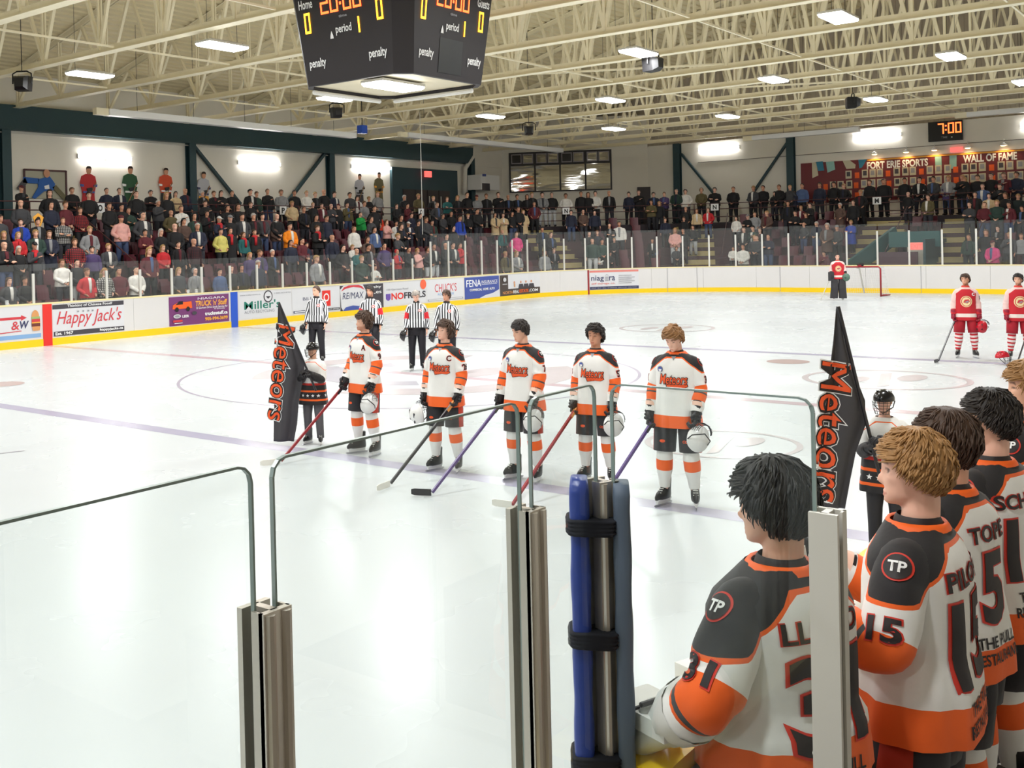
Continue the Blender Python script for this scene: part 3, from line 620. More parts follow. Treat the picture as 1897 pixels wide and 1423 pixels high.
led(t, '7:00', -.32, -.13, .27, .52, .06, TX_(-.09), 'led_red', .2)
flat_text('TIME', t, (-.18, -.36), (.1, -.26), TX_(-.09), 'grey_print'); flat_text('.', t, (.26, -.36), (.33, -.29), TX_(-.09), 'white')
o = MB().box((0, 0, 0), (.06, .55, .22)).build('exit_sign', 'exit_red', label='red lit exit sign above the maroon mural board', cat='exit sign'); o.location = onX(1772, 277, XW-.1)
# ================================================================== advertisement panels on the boards
class Ad:
    def __init__(s, px0, px1, lab, base='print_white', v0=.24, v1=1.13, name='advert_panel'):
        s.s0 = s_px(px0, 0); s.s1 = s_px(px1, 0); s.L = s.s1-s.s0; s.v0 = v0; s.v1 = v1; s.H = v1-v0; s.lay = 1
        P, n = rink((s.s0+s.s1)/2); s.t = thing(name, lab, 'advert panel', (P.x, P.y, 0)); s.org = V((P.x, P.y, 0))
        s.rect(0, 0, 1, 1, base, 'panel')
    def mp(s, u, v, k=0):
        P, n = rink(s.s0+u*s.L, -.003-.0025*k); P.z = s.v0+v*s.H; return P-s.org
    def rect(s, u0, v0, u1, v1, m, name='print', k=None):
        k = s.lay if k is None else k; n = max(1, int((u1-u0)*s.L/.4)); mb = MB()
        for i in range(n):
            a = u0+(u1-u0)*i/n; b_ = u0+(u1-u0)*(i+1)/n
            mb.add([s.mp(a, v0, k), s.mp(b_, v0, k), s.mp(b_, v1, k), s.mp(a, v1, k)], [(0, 1, 2, 3)])
        s.lay += 1; return mb.build(name, m, s.t)
    def poly(s, pts, m, name='print'):
        k = s.lay; s.lay += 1; return MB().add([s.mp(u, v, k) for u, v in pts], [tuple(range(len(pts)))]).build(name, m, s.t)
    def disc(s, u, v, r, m, ry=None, name='print', n=22):
        ry = ry or r*s.L/s.H; return s.poly([(u+r*math.cos(2*PI*i/n), v+ry*math.sin(2*PI*i/n)) for i in range(n)], m, name)
    def text(s, tx, u0, v0, u1, v1, m, shear=0, off=.01):
        vs_, fs_, (x0, y0, x1, y1) = textmesh(tx, shear, off); k = s.lay; s.lay += 1
        return MB().add([s.mp(u0+(x-x0)/(x1-x0)*(u1-u0), v0+(y-y0)/(y1-y0)*(v1-v0), k) for x, y in vs_], fs_).build('lettering', m, s.t)
A = Ad(-60, 75.5, 'white advert panel with a burger picture and red arrow', v0=.26)
A.rect(0, 0, 1, .13, 'sky_blue'); A.poly([(.35, .62), (.72, .62), (.72, .57), (.80, .66), (.72, .75), (.72, .70), (.35, .70)], 'print_red'); A.text('W', .70, .32, .83, .56, 'navy', .2, .03); A.text('&', .58, .30, .69, .56, 'print_red', .1)
A.poly([(.35, .2), (.72, .24), (.72, .26), (.35, .23)], 'print_red')
A.poly([(.875+.045+.055*math.cos(a_*PI/12), .66+.22*math.sin(a_*PI/12)) for a_ in range(13)], 'burger_bun'); A.rect(.862, .6, .985, .67, 'lettuce'); A.rect(.865, .5, .985, .6, 'print_red'); A.rect(.862, .36, .985, .47, 'burger_meat'); A.rect(.865, .46, .985, .5, 'gold'); A.poly([(.868, .36), (.985, .36), (.975, .22), (.88, .22)], 'burger_bun')
def band(px0, px1, m, lab):
    s0, s1 = s_px(px0), s_px(px1); P, n = rink((s0+s1)/2); mb = MB(); strip(mb, s0, s1, -.018, -.003, .0, HB-.03); o = mb.build('line_marker', m, label=lab, cat='board marker'); return o
band(79.2, 96, 'red', 'red vertical centre-line band on the white boards'); band(427.5, 440, 'blue', 'blue vertical blue-line band on the white boards'); band(1088.5, 1091.5, mat('goal_red', srgb(150, 40, 44), .5), 'thin red goal-line strip on the white boards')
A = Ad(97.5, 229.5, 'white advert panel with red script lettering between dark bars')
A.rect(0, .86, 1, 1, 'print_dark'); A.rect(.01, 0, 1, .15, 'print_dark'); A.text('Thinking of Chinese Food?', .2, .88, .83, .985, 'white', 0, .02); A.text('Happy Jack\'s', .05, .24, .965, .80, 'print_red', .35, .0)
A.text('Est. 1967', .03, .03, .27, .13, 'white', 0, .03); A.text('happyjacks.ca', .64, .025, .98, .135, 'white', 0, .03)
for u in (.33, .40, .47, .53): A.rect(u, .72, u+.025, .77, 'grey_print')
A = Ad(313, 424, 'purple advert panel with an orange truck picture and yellow lettering', 'purple', .22)
A.text('NIAGARA', .47, .85, .93, .93, 'white', 0, 0); A.text("TRUCK 'n' Stuff", .43, .62, .97, .82, 'gold', .15, .03); A.text('15 Gorham Drive South Service Rd', .44, .53, .97, .60, 'white', .1); A.text('in Grimsby', .74, .46, .93, .52, 'white', .1); A.text('trucknstuff.ca', .58, .28, .97, .41, 'white', 0, .04); A.text('905-994-3699', .58, .09, .97, .22, 'gold', 0, .04)
A.poly([(.05, .58), (.06, .72), (.14, .80), (.36, .82), (.37, .58)], 'orange'); A.poly([(.10, .72), (.16, .84), (.22, .84), (.22, .73)], 'black'); [A.disc(u, .56, .03, 'black') for u in (.12, .3)]
A.disc(.12, .33, .06, 'silver', .07); A.disc(.12, .33, .04, 'grey_print', .04); A.text('LEER', .2, .27, .31, .36, 'white', 0, .03); A.disc(.4, .4, .04, 'print_dark', .06); A.rect(.05, .13, .2, .2, 'print_red'); A.rect(.07, .08, .2, .1, 'white')
A = Ad(442, 540, 'white advert panel with green lettering and round emblem')
A.text("Miller's", .1, .34, .78, .66, 'green_print', 0, .012); A.text('AUTO RECYCLING', .1, .19, .66, .30, 'grey_print'); mbc = None
A.disc(.545, .79, .085, 'print_dark'); A.disc(.545, .79, .068, 'print_white'); A.poly([(.50, .80), (.59, .80), (.56, .72), (.545, .70), (.53, .72)], 'print_dark'); A.text('www.millersauto.ca', .02, .87, .4, .92, 'grey_print'); A.text('1-800-263-8104', .66, .87, .98, .92, 'grey_print')
A = Ad(541, 629, 'white advert panel with red square emblem and thin lower stripe')
A.text('BILLY', .22, .52, .5, .64, 'navy', 0, .0); A.rect(.62, .22, .80, .86, 'red'); A.disc(.71, .58, .06, 'white'); A.disc(.71, .58, .04, 'red'); A.rect(.02, .04, .32, .13, 'navy'); A.rect(.04, .06, .31, .11, 'print_white'); A.rect(.66, .04, .99, .13, 'print_dark'); A.text('auto group', .74, .06, .97, .11, 'white')
A = Ad(630, 710, 'dark grey advert panel with hot-air balloon emblem', 'print_dark', .2)
A.poly([(.02, .15), (.0, .85), (.08, 1.0), (.52, 1.0), (.6, .7), (.55, .35), (.44, .0), (.06, .0)], 'print_white'); A.poly([(.02, .78), (.09, .94), (.2, 1.0), (.42, 1.0), (.5, .93), (.56, .78), (.46, .88), (.3, .93), (.13, .88)], 'print_red'); A.text('RE/MAX', .05, .46, .53, .72, 'navy', .2, .0)
A.poly([(.05, .0), (.12, .14), (.28, .19), (.44, .14), (.5, .0)], 'fena_blue'); A.text('Realty', .62, .80, .95, .93, 'white'); A.text('Les', .74, .6, .95, .74, 'white')
A = Ad(712, 789, 'white advert panel with red and black capital lettering and orange bubble')
A.text('NO', .16, .24, .45, .54, 'red', 0, .03); A.text('FRILLS', .46, .25, .99, .54, 'print_dark', 0, .03); A.poly([(.03, .52), (.14, .52), (.14, .3), (.1, .22), (.07, .22), (.03, .3)], mat('violet', srgb(110, 80, 170), .5)); A.text('150 Garrison Road', .05, .66, .56, .74, 'grey_print'); A.disc(.93, .83, .075, mat('bubble', srgb(240, 104, 70), .5))
A = Ad(790, 857.5, 'white advert panel with arched red serif lettering')
A.text("CHUCK'S", .22, .42, .82, .80, 'print_red', 0, .0); A.text('ROADHOUSE', .3, .26, .74, .36, 'sky_blue'); A.rect(.03, .03, .99, .11, 'grey_print'); A.rect(.05, .045, .97, .095, 'print_white'); A.rect(.5, .045, .62, .095, 'navy')
A = Ad(860.5, 924.5, 'blue advert panel with white serif capitals and pale swoosh corner', 'fena_blue', .2)
A.text('FENA', .05, .56, .47, .88, 'white', 0, .01); A.text('INSURANCE', .48, .68, .95, .82, 'white', 0, 0); A.rect(.48, .63, .93, .65, 'white'); A.text('COMMERCIAL  HOME  AUTO', .14, .36, .86, .47, 'white', 0, .03); A.poly([(.42, .02), (.6, .14), (.8, .2), (1, .36), (1, .0), (.42, .0)], 'print_white')
A = Ad(926, 1000, 'dark brown advert panel with a group photograph and orange lettering', mat('brown_print', srgb(74, 64, 60), .5), .2)
A.rect(.21, .32, 1, 1, 'print_white'); [A.disc(u, .62, .022, 'skin_print', .06) for u in (.37, .54, .67, .80)]; [A.poly([(u-.07, .32), (u+.07, .32), (u+.05, .52), (u-.05, .52)], 'print_dark') for u in (.54, .67, .80)]; A.rect(.355, .4, .385, .56, 'burger_bun'); A.text('NORTH', .06, .08, .32, .22, 'burger_bun', 0, .02); A.text('REAL', .33, .09, .48, .24, 'white', 0, .02); A.text('ESTATE', .49, .10, .72, .25, 'orange', 0, .02); A.text('.COM', .73, .11, .94, .25, 'white', 0, .02); A.disc(.11, .78, .04, 'silver', .1); A.rect(.05, .55, .17, .58, 'silver')
A = Ad(1092.5, 1183, 'white advert panel with navy lower-case lettering and navy base bar', 'print_white', .22)
A.rect(0, .90, 1, 1, mat('pale_red', srgb(222, 130, 120), .5)); A.rect(0, 0, 1, .15, 'navy'); A.text('niag', .03, .38, .30, .74, 'navy'); A.text('ra', .41, .45, .53, .68, 'navy'); [A.rect(.32, v, .40, v+.03, 'grey_print') for v in (.45, .51, .57, .63)]; A.poly([(.32, .72), (.36, .80), (.40, .72), (.39, .72), (.36, .77), (.33, .72)], 'grey_print'); A.text('self storage co.', .03, .24, .53, .37, 'pale_red'); A.text('RENT  BUY  SELL  STORAGE  SERVICES  DELIVERY', .03, .04, .97, .11, 'grey_print'); [A.rect(.6, v, .86+.06*(i % 2), v+.025, 'grey_print') for i, v in enumerate((.3, .4, .5, .6, .7))]
for px in (1236, 1291, 1445, 1556, 1706): band(px, px+.7, 'grey_print', 'thin grey joint line between two white end boards')['group'] = 'joint lines on the end boards'

# ------------------------------------------------------------------ goal
gx, gy = 29.86, YC; t = thing('hockey_goal', 'red pipe hockey goal with white netting in front of the end boards', 'goal', (gx, gy, 0))
mat('goal_pipe', srgb(150, 26, 40), .4); mat('net_white', srgb(232, 232, 232), .8)
MB().tube([(0, -.94, 0), (0, -.94, 1.15), (0, -.86, 1.23), (0, .86, 1.23), (0, .94, 1.15), (0, .94, 0)], .035, 8).build('goal_pipe', 'goal_pipe', t, smooth=True)
MB().tube([(0, -.94, .04), (.7, -1.1, .04), (1.05, -.6, .04), (1.05, .6, .04), (.7, 1.1, .04), (0, .94, .04)], .025, 6).build('base_pipe', 'goal_pipe', t)
MB().tube([(0, 0, 1.2), (.45, 0, 1.15), (1.05, 0, .06)], .035, 6).build('back_bar', 'alu_white', t)
MB().box((.25, 0, .06), (.03, 1.86, .12)).build('base_pad', 'alu_white', t)
mb = MB()
def netline(a, c): mb.bar(a, c, .006, .006)
top_ = [(.0, -.94), (.5, -.94), (.5, .94), (0, .94)]; bot_ = [(.7, -1.1), (1.05, -.6), (1.05, .6), (.7, 1.1)]
for i in range(25):
    y = -.94+1.88*i/24; netline((.02, y, 1.22), (.5, y, 1.2)); netline((.5, y, 1.2), (1.05-.3*abs(y)**3, y*1.1, .05))
for i in range(12): f_ = i/11; x = .5+.5*f_; z = 1.2-1.15*f_; netline((x, -.94-.1*f_, z), (x, .94+.1*f_, z))
for sy in (-1, 1):
    for i in range(10): f_ = i/9; netline((0, sy*.94, 1.2*f_), (.5+.45*(1-f_), sy*(.94+.12*(1-f_)), 1.2*f_)); netline((.8*f_, sy*(.94+.1*f_), .05), (.5*f_, sy*.94, 1.2))
o = mb.build('net', 'net_white', t); o['kind'] = 'stuff'
# bottle on the net
t = thing('water_bottle', 'dark water bottle lying in a holder on top of the goal', 'bottle', (gx+.02, gy-.15, 1.25)); MB().loft([[V((r*math.cos(a_*PI/5), y, .07+r*math.sin(a_*PI/5))) for a_ in range(10)] for r, y in ((.03, -.14), (.07, -.12), (.07, .08), (.03, .13))]).build('bottle', 'black', t, smooth=True); MB().box((0, -.0, .03), (.16, .12, .05)).build('holder', 'goal_pipe', t)

# ------------------------------------------------------------------ hanging scoreboard over centre ice
SBZ = 5.78; sb = thing('scoreboard', 'large black four-sided scoreboard with red and amber digits over centre ice', 'scoreboard', (-.05, YC+.12, SBZ))
H_, A0, A1, CH = 2.05, 1.36, 1.60, .27
def sbring(a, ch, z): return [V(p+(z,)) for p in ((-a, -a+ch), (-a+ch, -a), (a-ch, -a), (a, -a+ch), (a, a-ch), (a-ch, a), (-a+ch, a), (-a, a-ch))]
rb, rt = sbring(A0, CH, 0), sbring(A1, CH*1.2, H_)
mb = MB()
n = 8
for j in range(n): k = (j+1) % n; mb.add([rb[j], rb[k], rt[k], rt[j]], [(0, 1, 2, 3)])
rbi = [p*.94 for p in rb]
for p in rbi: p.z = 0
for j in range(n): k = (j+1) % n; mb.add([rb[j], rb[k], rbi[k], rbi[j]], [(3, 2, 1, 0)]); mb.add([rbi[j], rbi[k], V((rt[k].x*.95, rt[k].y*.95, H_)), V((rt[j].x*.95, rt[j].y*.95, H_))], [(3, 2, 1, 0)]); mb.add([rt[j], rt[k], rt[k]*.95+V((0, 0, H_*.05)), rt[j]*.95+V((0, 0, H_*.05))], [(0, 1, 2, 3)])
mb.build('casing', 'board_black', sb)
MB().add([V((p.x, p.y, .06)) for p in rbi], [tuple(range(7, -1, -1))]).build('bottom_panel', 'mural_cream', sb)
Q_ = onZ(729, 160, SBZ-.05); high_bay(Q_, 'bright rectangular high-bay light fixed beneath the black scoreboard', .10)
MB().tube([rb[3]+V((-.06, .1, -.05)), rb[4]+V((-.06, -.02, -.05))], .05, 8).build('rim_light', 'alu_white', sb); MB().tube([rb[5]+V((-.02, -.06, -.05)), rb[6]+V((.1, -.06, -.05))], .05, 8).build('rim_light', 'alu_white', sb)
for x, y in ((1.25, 1.25), (-1.25, 1.25), (1.25, -1.25), (-1.25, -1.25)): MB().tube([(x, y, H_), (x*.8, y*.8, ZC-SBZ-.06)], .015, 6).build('suspension_cable', 'alu', sb)
def face_mtx(right, mid_b, mid_t):
    """local plane of a tilted face: origin bottom centre, x right, y up the face"""
    up = (mid_t-mid_b).normalized(); nrm_ = right.cross(up); mt = Matrix((right, up, nrm_)).transposed().to_4x4(); mt.translation = mid_b+nrm_*.012; return mt
for fi, (right, mb_, mt_) in enumerate(((V((0, -1, 0)), V((-A0, 0, 0)), V((-A1, 0, H_))), (V((1, 0, 0)), V((0, -A0, 0)), V((0, -A1, H_))), (V((0, 1, 0)), V((A0, 0, 0)), V((A1, 0, H_))), (V((-1, 0, 0)), V((0, A0, 0)), V((0, A1, H_))))):
    mt2 = face_mtx(right, mb_, mt_) @ Matrix.Diagonal((.88, 1, 1, 1))
    led(sb, '20:00', -.63, 1.33, .24, .42, .045, mt2, 'led_red', .18)
    led(sb, '0', -1.15, 1.02, .18, .40, .045, mt2, 'led_amber'); led(sb, '0', .95, 1.02, .18, .40, .045, mt2, 'led_amber'); led(sb, '1', .36, .86, .10, .30, .045, mt2, 'led_amber')
    flat_text('Home', sb, (-1.28, 1.50), (-.86, 1.68), mt2, 'white', off=.02); flat_text('Guests', sb, (.86, 1.50), (1.32, 1.68), mt2, 'white', off=.02); flat_text('period', sb, (-.24, .88), (.22, 1.08), mt2, 'white', off=.02)
    flat_text('penalty', sb, (-1.12, .30), (-.62, .52), mt2, 'white', off=.02); flat_text('penalty', sb, (.64, .30), (1.14, .52), mt2, 'white', off=.02); flat_text('time', sb, (-.12, 1.21), (.12, 1.26), mt2, 'grey_print', off=.03)
    MB().add([mt2 @ V(p) for p in ((-.42, .84, 0), (-.32, .84, 0), (-.33, .90, 0), (-.37, .99, 0), (-.41, .90, 0))], [(0, 1, 2, 3, 4)]).build('period_icon', 'white', sb)
    if fi in (1, 3): MB().add([mt2 @ V(p) for p in ((-.42, .1, -.004), (.42, .1, -.004), (.42, .76, -.004), (-.42, .76, -.004))], [(0, 1, 2, 3)]).build('display_screen', mat('screen_off', srgb(44, 46, 48), .3), sb)

# ================================================================== grandstand round the far side, corner and end
O0, TD, NR = 1.15, .80, 7
def rowz(i): return .37+.433*i
ZCC = 3.40                                             # concourse floor
SE = L1+L2+L3+5.0
gs = thing('grandstand', 'stepped dark grandstand wrapping the far side and end of the rink', 'grandstand')
# tunnel opening (vomitory) in the end stand
TV0, TV1 = s_px(1640, 2.0, 1.5), s_px(1722, 2.0, 1.5)
for i in range(NR):
    for a, c in (((0, TV0), (TV1, SE)) if i < 5 else ((0, SE),)):
        strip(MB(), a, c, O0+TD*i, O0+TD*(i+1), max(0, rowz(i)-1.0) if i > 1 else 0, rowz(i), step=.6).build('tier', 'tier_dark', gs)
strip(MB(), 0, SE, O0+TD*NR, O0+TD*NR+.25, 2.2, ZCC, step=.6).build('concourse_kerb', mat('fascia', srgb(44, 34, 40), .7), gs)
strip(MB(), 0, SE, O0+TD*NR+.25, O0+TD*NR+3.6, ZCC-.25, ZCC, step=.6).build('concourse_slab', 'concrete', gs)
strip(MB(), 0, SE, .13, O0, -.1, .12, step=.6).build('front_walkway', 'concrete', gs)
# railing along the concourse
OR = O0+TD*NR+.05
for z in (ZCC+1.02, ZCC+.72, ZCC+.30):
    mb = MB(); mb.tube([rink(s, OR)[0]+V((0, 0, z)) for s in srange(0, SE, .7)], .024, 6); mb.build('rail', 'rail_brown', gs, smooth=True)
pmr = MB().tube([(0, 0, ZCC-.3), (0, 0, ZCC+1.02)], .024, 6).mesh('rail_post', 'rail_brown')
s = 0.6
while s < SE: link('rail_post', pmr, gs, rink(s, OR)[0]); s += 1.9
for px, ch, wh in ((184, 'O', 'the side stairs'), (523, 'P', 'the side stand'), (779, 'O', 'the teal door bay'), (1048, 'N', 'the press-box windows'), (1324, 'N', 'the diagonal brace'), (1625, 'M', 'the mural board')):
    s = s_px(px, OR, ZCC+.8); P, n = rink(s, OR-.05); q_ = thing('section_sign', 'small white section sign lettered '+ch+' on the rail near '+wh, 'sign', P+V((0, 0, ZCC+.82)), math.atan2(n.y, n.x)-PI/2)
    MB().box((0, 0, 0), (.40, .02, .36)).build('plate', 'white', q_); flat_text(ch, q_, (-.10, -.12), (.10, .12), Matrix(((1, 0, 0, 0), (0, 0, -1, -.013), (0, 1, 0, 0), (0, 0, 0, 1))), 'black', off=.04)
# stairs
AIS = []
stp = MB().box((0, 0, 0), (1.9, .40, .217)).mesh('stair_step', 'step_beige'); nos = MB().box((0, 0, 0), (1.9, .05, .012)).mesh('step_nosing', 'nose_yellow')
for px, zz in ((192, 1.6), (1043, 2.4), (1288, 2.4), (1612, 1.6), (1765, 2.0)):
    s = s_px(px, O0+2.2, zz); AIS.append(s)
    for i in range(NR+1):
        for h in (0, 1):
            if i == 0 and h == 0: zc, off = rowz(0)-.217, O0-.2
            elif h == 0: zc, off = rowz(i-1)+.1085, O0+TD*i-.2
            else: zc, off = rowz(min(i, NR-1))-.1, O0+TD*i+.22
            if h == 1 and i == NR: continue
            P, n = rink(s, off); rz = math.atan2(n.y, n.x)-PI/2; top_z = (rowz(i-1)+.2165) if (h == 0 and i) else (rowz(0)-.1 if h == 0 else rowz(i)+.004)
            o = link('stair_step', stp, gs, V((P.x, P.y, top_z-.1085))); o.rotation_euler = (0, 0, rz); o2 = link('step_nosing', nos, o, V((0, -.18, .113)))
    # handrail beside the stair
    pts = [rink(s+1.0, O0+TD*i)[0]+V((0, 0, rowz(i)+.9)) for i in (1, NR-1)]
    MB().tube(pts, .022, 6).build('stair_rail', 'rail_brown', gs)
# tunnel block: teal cheeks and lintel, dark interior, exit sign
tn = thing('tunnel_entrance', 'teal walled tunnel entrance with exit sign cut into the end stand', 'tunnel entrance', rink((TV0+TV1)/2, 2)[0])
rel = tn.location.copy()
def tstrip(nm, a, c, o0, o1, z0, z1, m): mb = MB(); strip(mb, a, c, o0, o1, z0, z1); mb.v = [tuple(V(p)-rel) for p in mb.v]; return mb.build(nm, m, tn)
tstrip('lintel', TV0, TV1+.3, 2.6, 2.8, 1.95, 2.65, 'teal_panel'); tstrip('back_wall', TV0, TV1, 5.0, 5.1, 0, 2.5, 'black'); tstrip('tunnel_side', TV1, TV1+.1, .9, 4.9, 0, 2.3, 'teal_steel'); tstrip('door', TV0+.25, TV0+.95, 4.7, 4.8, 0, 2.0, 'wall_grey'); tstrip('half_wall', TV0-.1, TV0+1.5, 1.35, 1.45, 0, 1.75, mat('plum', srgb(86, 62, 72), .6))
mb = MB(); a0, _ = rink(TV0-1.35, 1.1); a1, _ = rink(TV0+.02, 3.9); mb.bar(a0+V((0, 0, .95))-rel, a1+V((0, 0, 2.55))-rel, .16, .75); mb.build('sloping_cheek', 'teal_panel', tn)
P, n = rink((TV0+TV1)/2+.25, 2.55); e = MB().box((0, 0, 0), (.06, .66, .34)).build('exit_sign', mat('exit_pale', srgb(230, 120, 110), .5, emit=(1, .3, .25), es=.5), tn); e.location = P+V((0, 0, 1.98))-rel
flat_text('EXIT', e, (-.24, -.1), (.24, .1), TX_(-.034), 'exit_red')
for z in (.45, .85): tstrip('guard_rail', TV0, TV1+.2, 2.62, 2.66, 2.65+z-.03, 2.65+z, 'rail_brown')
# seats
def seat_meshes():
    m = MB(); rs = []
    for i in range(5):
        x = -.22+.44*i/4; dy = .035*(1-(2*i/4-1)**2); rs.append([V((x, .0+dy, .42)), V((x, .035+dy, .42)), V((x, .09+dy, .82)), V((x, .055+dy, .82))])
    m.loft(rs); bk = m.mesh('backrest', 'seat_maroon')
    m = MB(); rs = []
    for i in range(5):
        x = -.20+.40*i/4; dy = .03*(1-(2*i/4-1)**2); rs.append([V((x, -.12+dy, .36)), V((x, -.09+dy, .36)), V((x, -.03+dy, .74)), V((x, -.06+dy, .74))])
    m.loft(rs); pn = m.mesh('seat_pan', 'seat_maroon'); m = MB(); m.box((0, .05, .21), (.06, .06, .42)); m.box((0, -.02, .40), (.42, .05, .05)); return bk, pn, m.mesh('bracket', 'black')
sbk, span, sbr = seat_meshes(); cand = []
for i in range(NR):
    s = 9.0
    while s < SE-3:
        if not any(abs(s-q_) < 1.3 for q_ in AIS) and not (TV0-1.5 < s < TV1+.6 and i < 5):
            P, n = rink(s, O0+TD*i+.665); P.z = rowz(i); x, y, zz = proj(P+V((0, 0, .6)))
            cand.append((zz, P, math.atan2(n.y, n.x)-PI/2, -30 < x < 1930, i))
        s += .56*(1+ (O0+TD*i)/40)
cand.sort(key=lambda c: (not c[3], c[0])); mbs = MB()
for k, (zz, P, rz, vis, i) in enumerate(cand):
    if k < 300:
        t = thing('stadium_seat', 'folded maroon plastic stadium seat on the grandstand tiers', 'seat', P, rz, 'maroon folding seats in the stands')
        link('backrest', sbk, t); link('seat_pan', span, t); link('bracket', sbr, t)
    else:
        mt = Matrix.Translation(P) @ Matrix.Rotation(rz, 4, 'Z')
        for me in (sbk, span): mbs.add([mt @ v.co for v in me.vertices], [tuple(p.vertices) for p in me.polygons])
mbs.build('stadium_seats', 'seat_maroon', label='remaining rows of maroon folding stadium seats in the stands', cat='seat', kind='stuff')
# ================================================================== people: library
# local frame: origin between the feet, +Y forward, +X the person's right, built for a 1.80 m figure and scaled
HR = [(0, .020, .083, .030), (.010, .036, .090, .0), (.030, .050, .092, .035), (.058, .058, .091, .058), (.088, .065, .090, .075), (.115, .069, .088, .088), (.145, .073, .091, .097), (.175, .074, .088, .100), (.205, .063, .068, .086), (.224, .042, .038, .056), (.234, .014, .008, .018)]
SKC = V((0, -.008, .128)); SKR = V((.0800, .1035, .1115))
def head_mtx(spec): 
    piv = V((0, -.005, 1.565+spec.get('dz', 0))); return Matrix.Translation(piv+V(spec.get('hoff', (0, 0, 0)))) @ Matrix.Rotation(spec.get('hyaw', 0), 4, 'Z') @ Matrix.Rotation(spec.get('hpitch', 0), 4, 'X')
def head_pieces(mb, mt, n=20):
    rs = []
    for z, hw, f, b_ in HR:
        r = []
        for j in range(n):
            a = 2*PI*j/n; c, s_ = math.cos(a), math.sin(a); p = .86; x = hw*abs(s_)**p*(1 if s_ > 0 else -1); y = (f if c > 0 else b_)*abs(c)**p*(1 if c > 0 else -1)
            r.append(mt @ V((x, y, z)))
        rs.append(r[::-1])
    mb.loft(rs)
    # nose, ears
    mb.loft([[mt @ V(p) for p in ((-w_, y0, z), (w_, y0, z), (w_*.4, y1, z+.002), (-w_*.4, y1, z+.002))][::-1] for z, w_, y0, y1 in ((.062, .010, .082, .096), (.070, .016, .08, .108), (.082, .013, .08, .112), (.105, .009, .08, .098), (.135, .007, .08, .094))])
    for sx in (-1, 1):
        rr = []
        for k in range(7):
            t = k/6; z = .078+.062*t; w_ = .021*math.sin(PI*(.15+.8*t)); rr.append([mt @ V((sx*(.066+.014*(i_ in (1, 2))+.006*t), -.012+w_*dy-.008*t, z)) for i_, dy in enumerate((-.75, -.95, .55, .75))][::(-1 if sx > 0 else 1)])
        mb.loft(rr)
def ell_rings(c, ax, ay, r, n=12): return [c+ax*r[0]*math.cos(2*PI*j/n)+ay*r[1]*math.sin(2*PI*j/n) for j in range(n)]
def hand_pieces(mb, wr, d, palm, thumb, k=1.0, curl=1.0, n=6):
    d, palm = V(d).normalized(), V(palm); palm = (palm-d*palm.dot(d)).normalized(); th = V(thumb); th = (th-d*th.dot(d)-palm*th.dot(palm)).normalized(); wr = V(wr)
    mb.loft([ell_rings(wr+d*u*k, th, palm, (a*k, b_*k), 10) for u, a, b_ in ((-.01, .028, .022), (.03, .036, .018), (.07, .043, .017), (.095, .040, .014))])
    for i in range(4):
        o = wr+d*(.085+(.006, .012, .008, -.004)[i])*k+th*(.030-.020*i)*k; L = (.9, 1.0, .93, .75)[i]*k; c = curl
        p1 = o+d*.038*L+palm*.008*c*L; p2 = p1+d*(.026-.018*c)*L+palm*.026*c*L; p3 = p2+d*(.018-.026*c)*L+palm*.014*c*L
        mb.tube([o-d*.012*k, p1, p2, p3], [.0095*k, .009*k, .0085*k, .007*k], n)
    o = wr+d*.025*k+th*.028*k; mb.tube([o-th*.01*k, o+th*.022*k+d*.022*k+palm*.01*k, o+th*.024*k+d*.05*k+palm*.022*k, o+th*.014*k+d*.068*k+palm*.03*k], [.013*k, .0115*k, .010*k, .008*k], n)
def frame_of(spec):
    dz = spec.get('dz', 0); J = {}
    for sd, sx in (('r', 1), ('l', -1)):
        ak = .80 if dz else .9; J['sh'+sd] = V((sx*(.155 if dz else .165), -.01, 1.43+dz)); e, w_ = spec['arm_'+sd]; J['el'+sd] = V((e[0]*ak, e[1], e[2]+dz)); J['wr'+sd] = V((w_[0]*ak, w_[1], w_[2]+dz))
        fx, fy = spec.get('foot_'+sd, (sx*.13, 0)); J['hip'+sd] = V((sx*.095, 0, .92+dz)); J['kn'+sd] = V((sx*.10*.4+fx*.6, fy*.55+.03, .50+dz)); J['an'+sd] = V((fx, fy-.02, .09+dz))
    return J
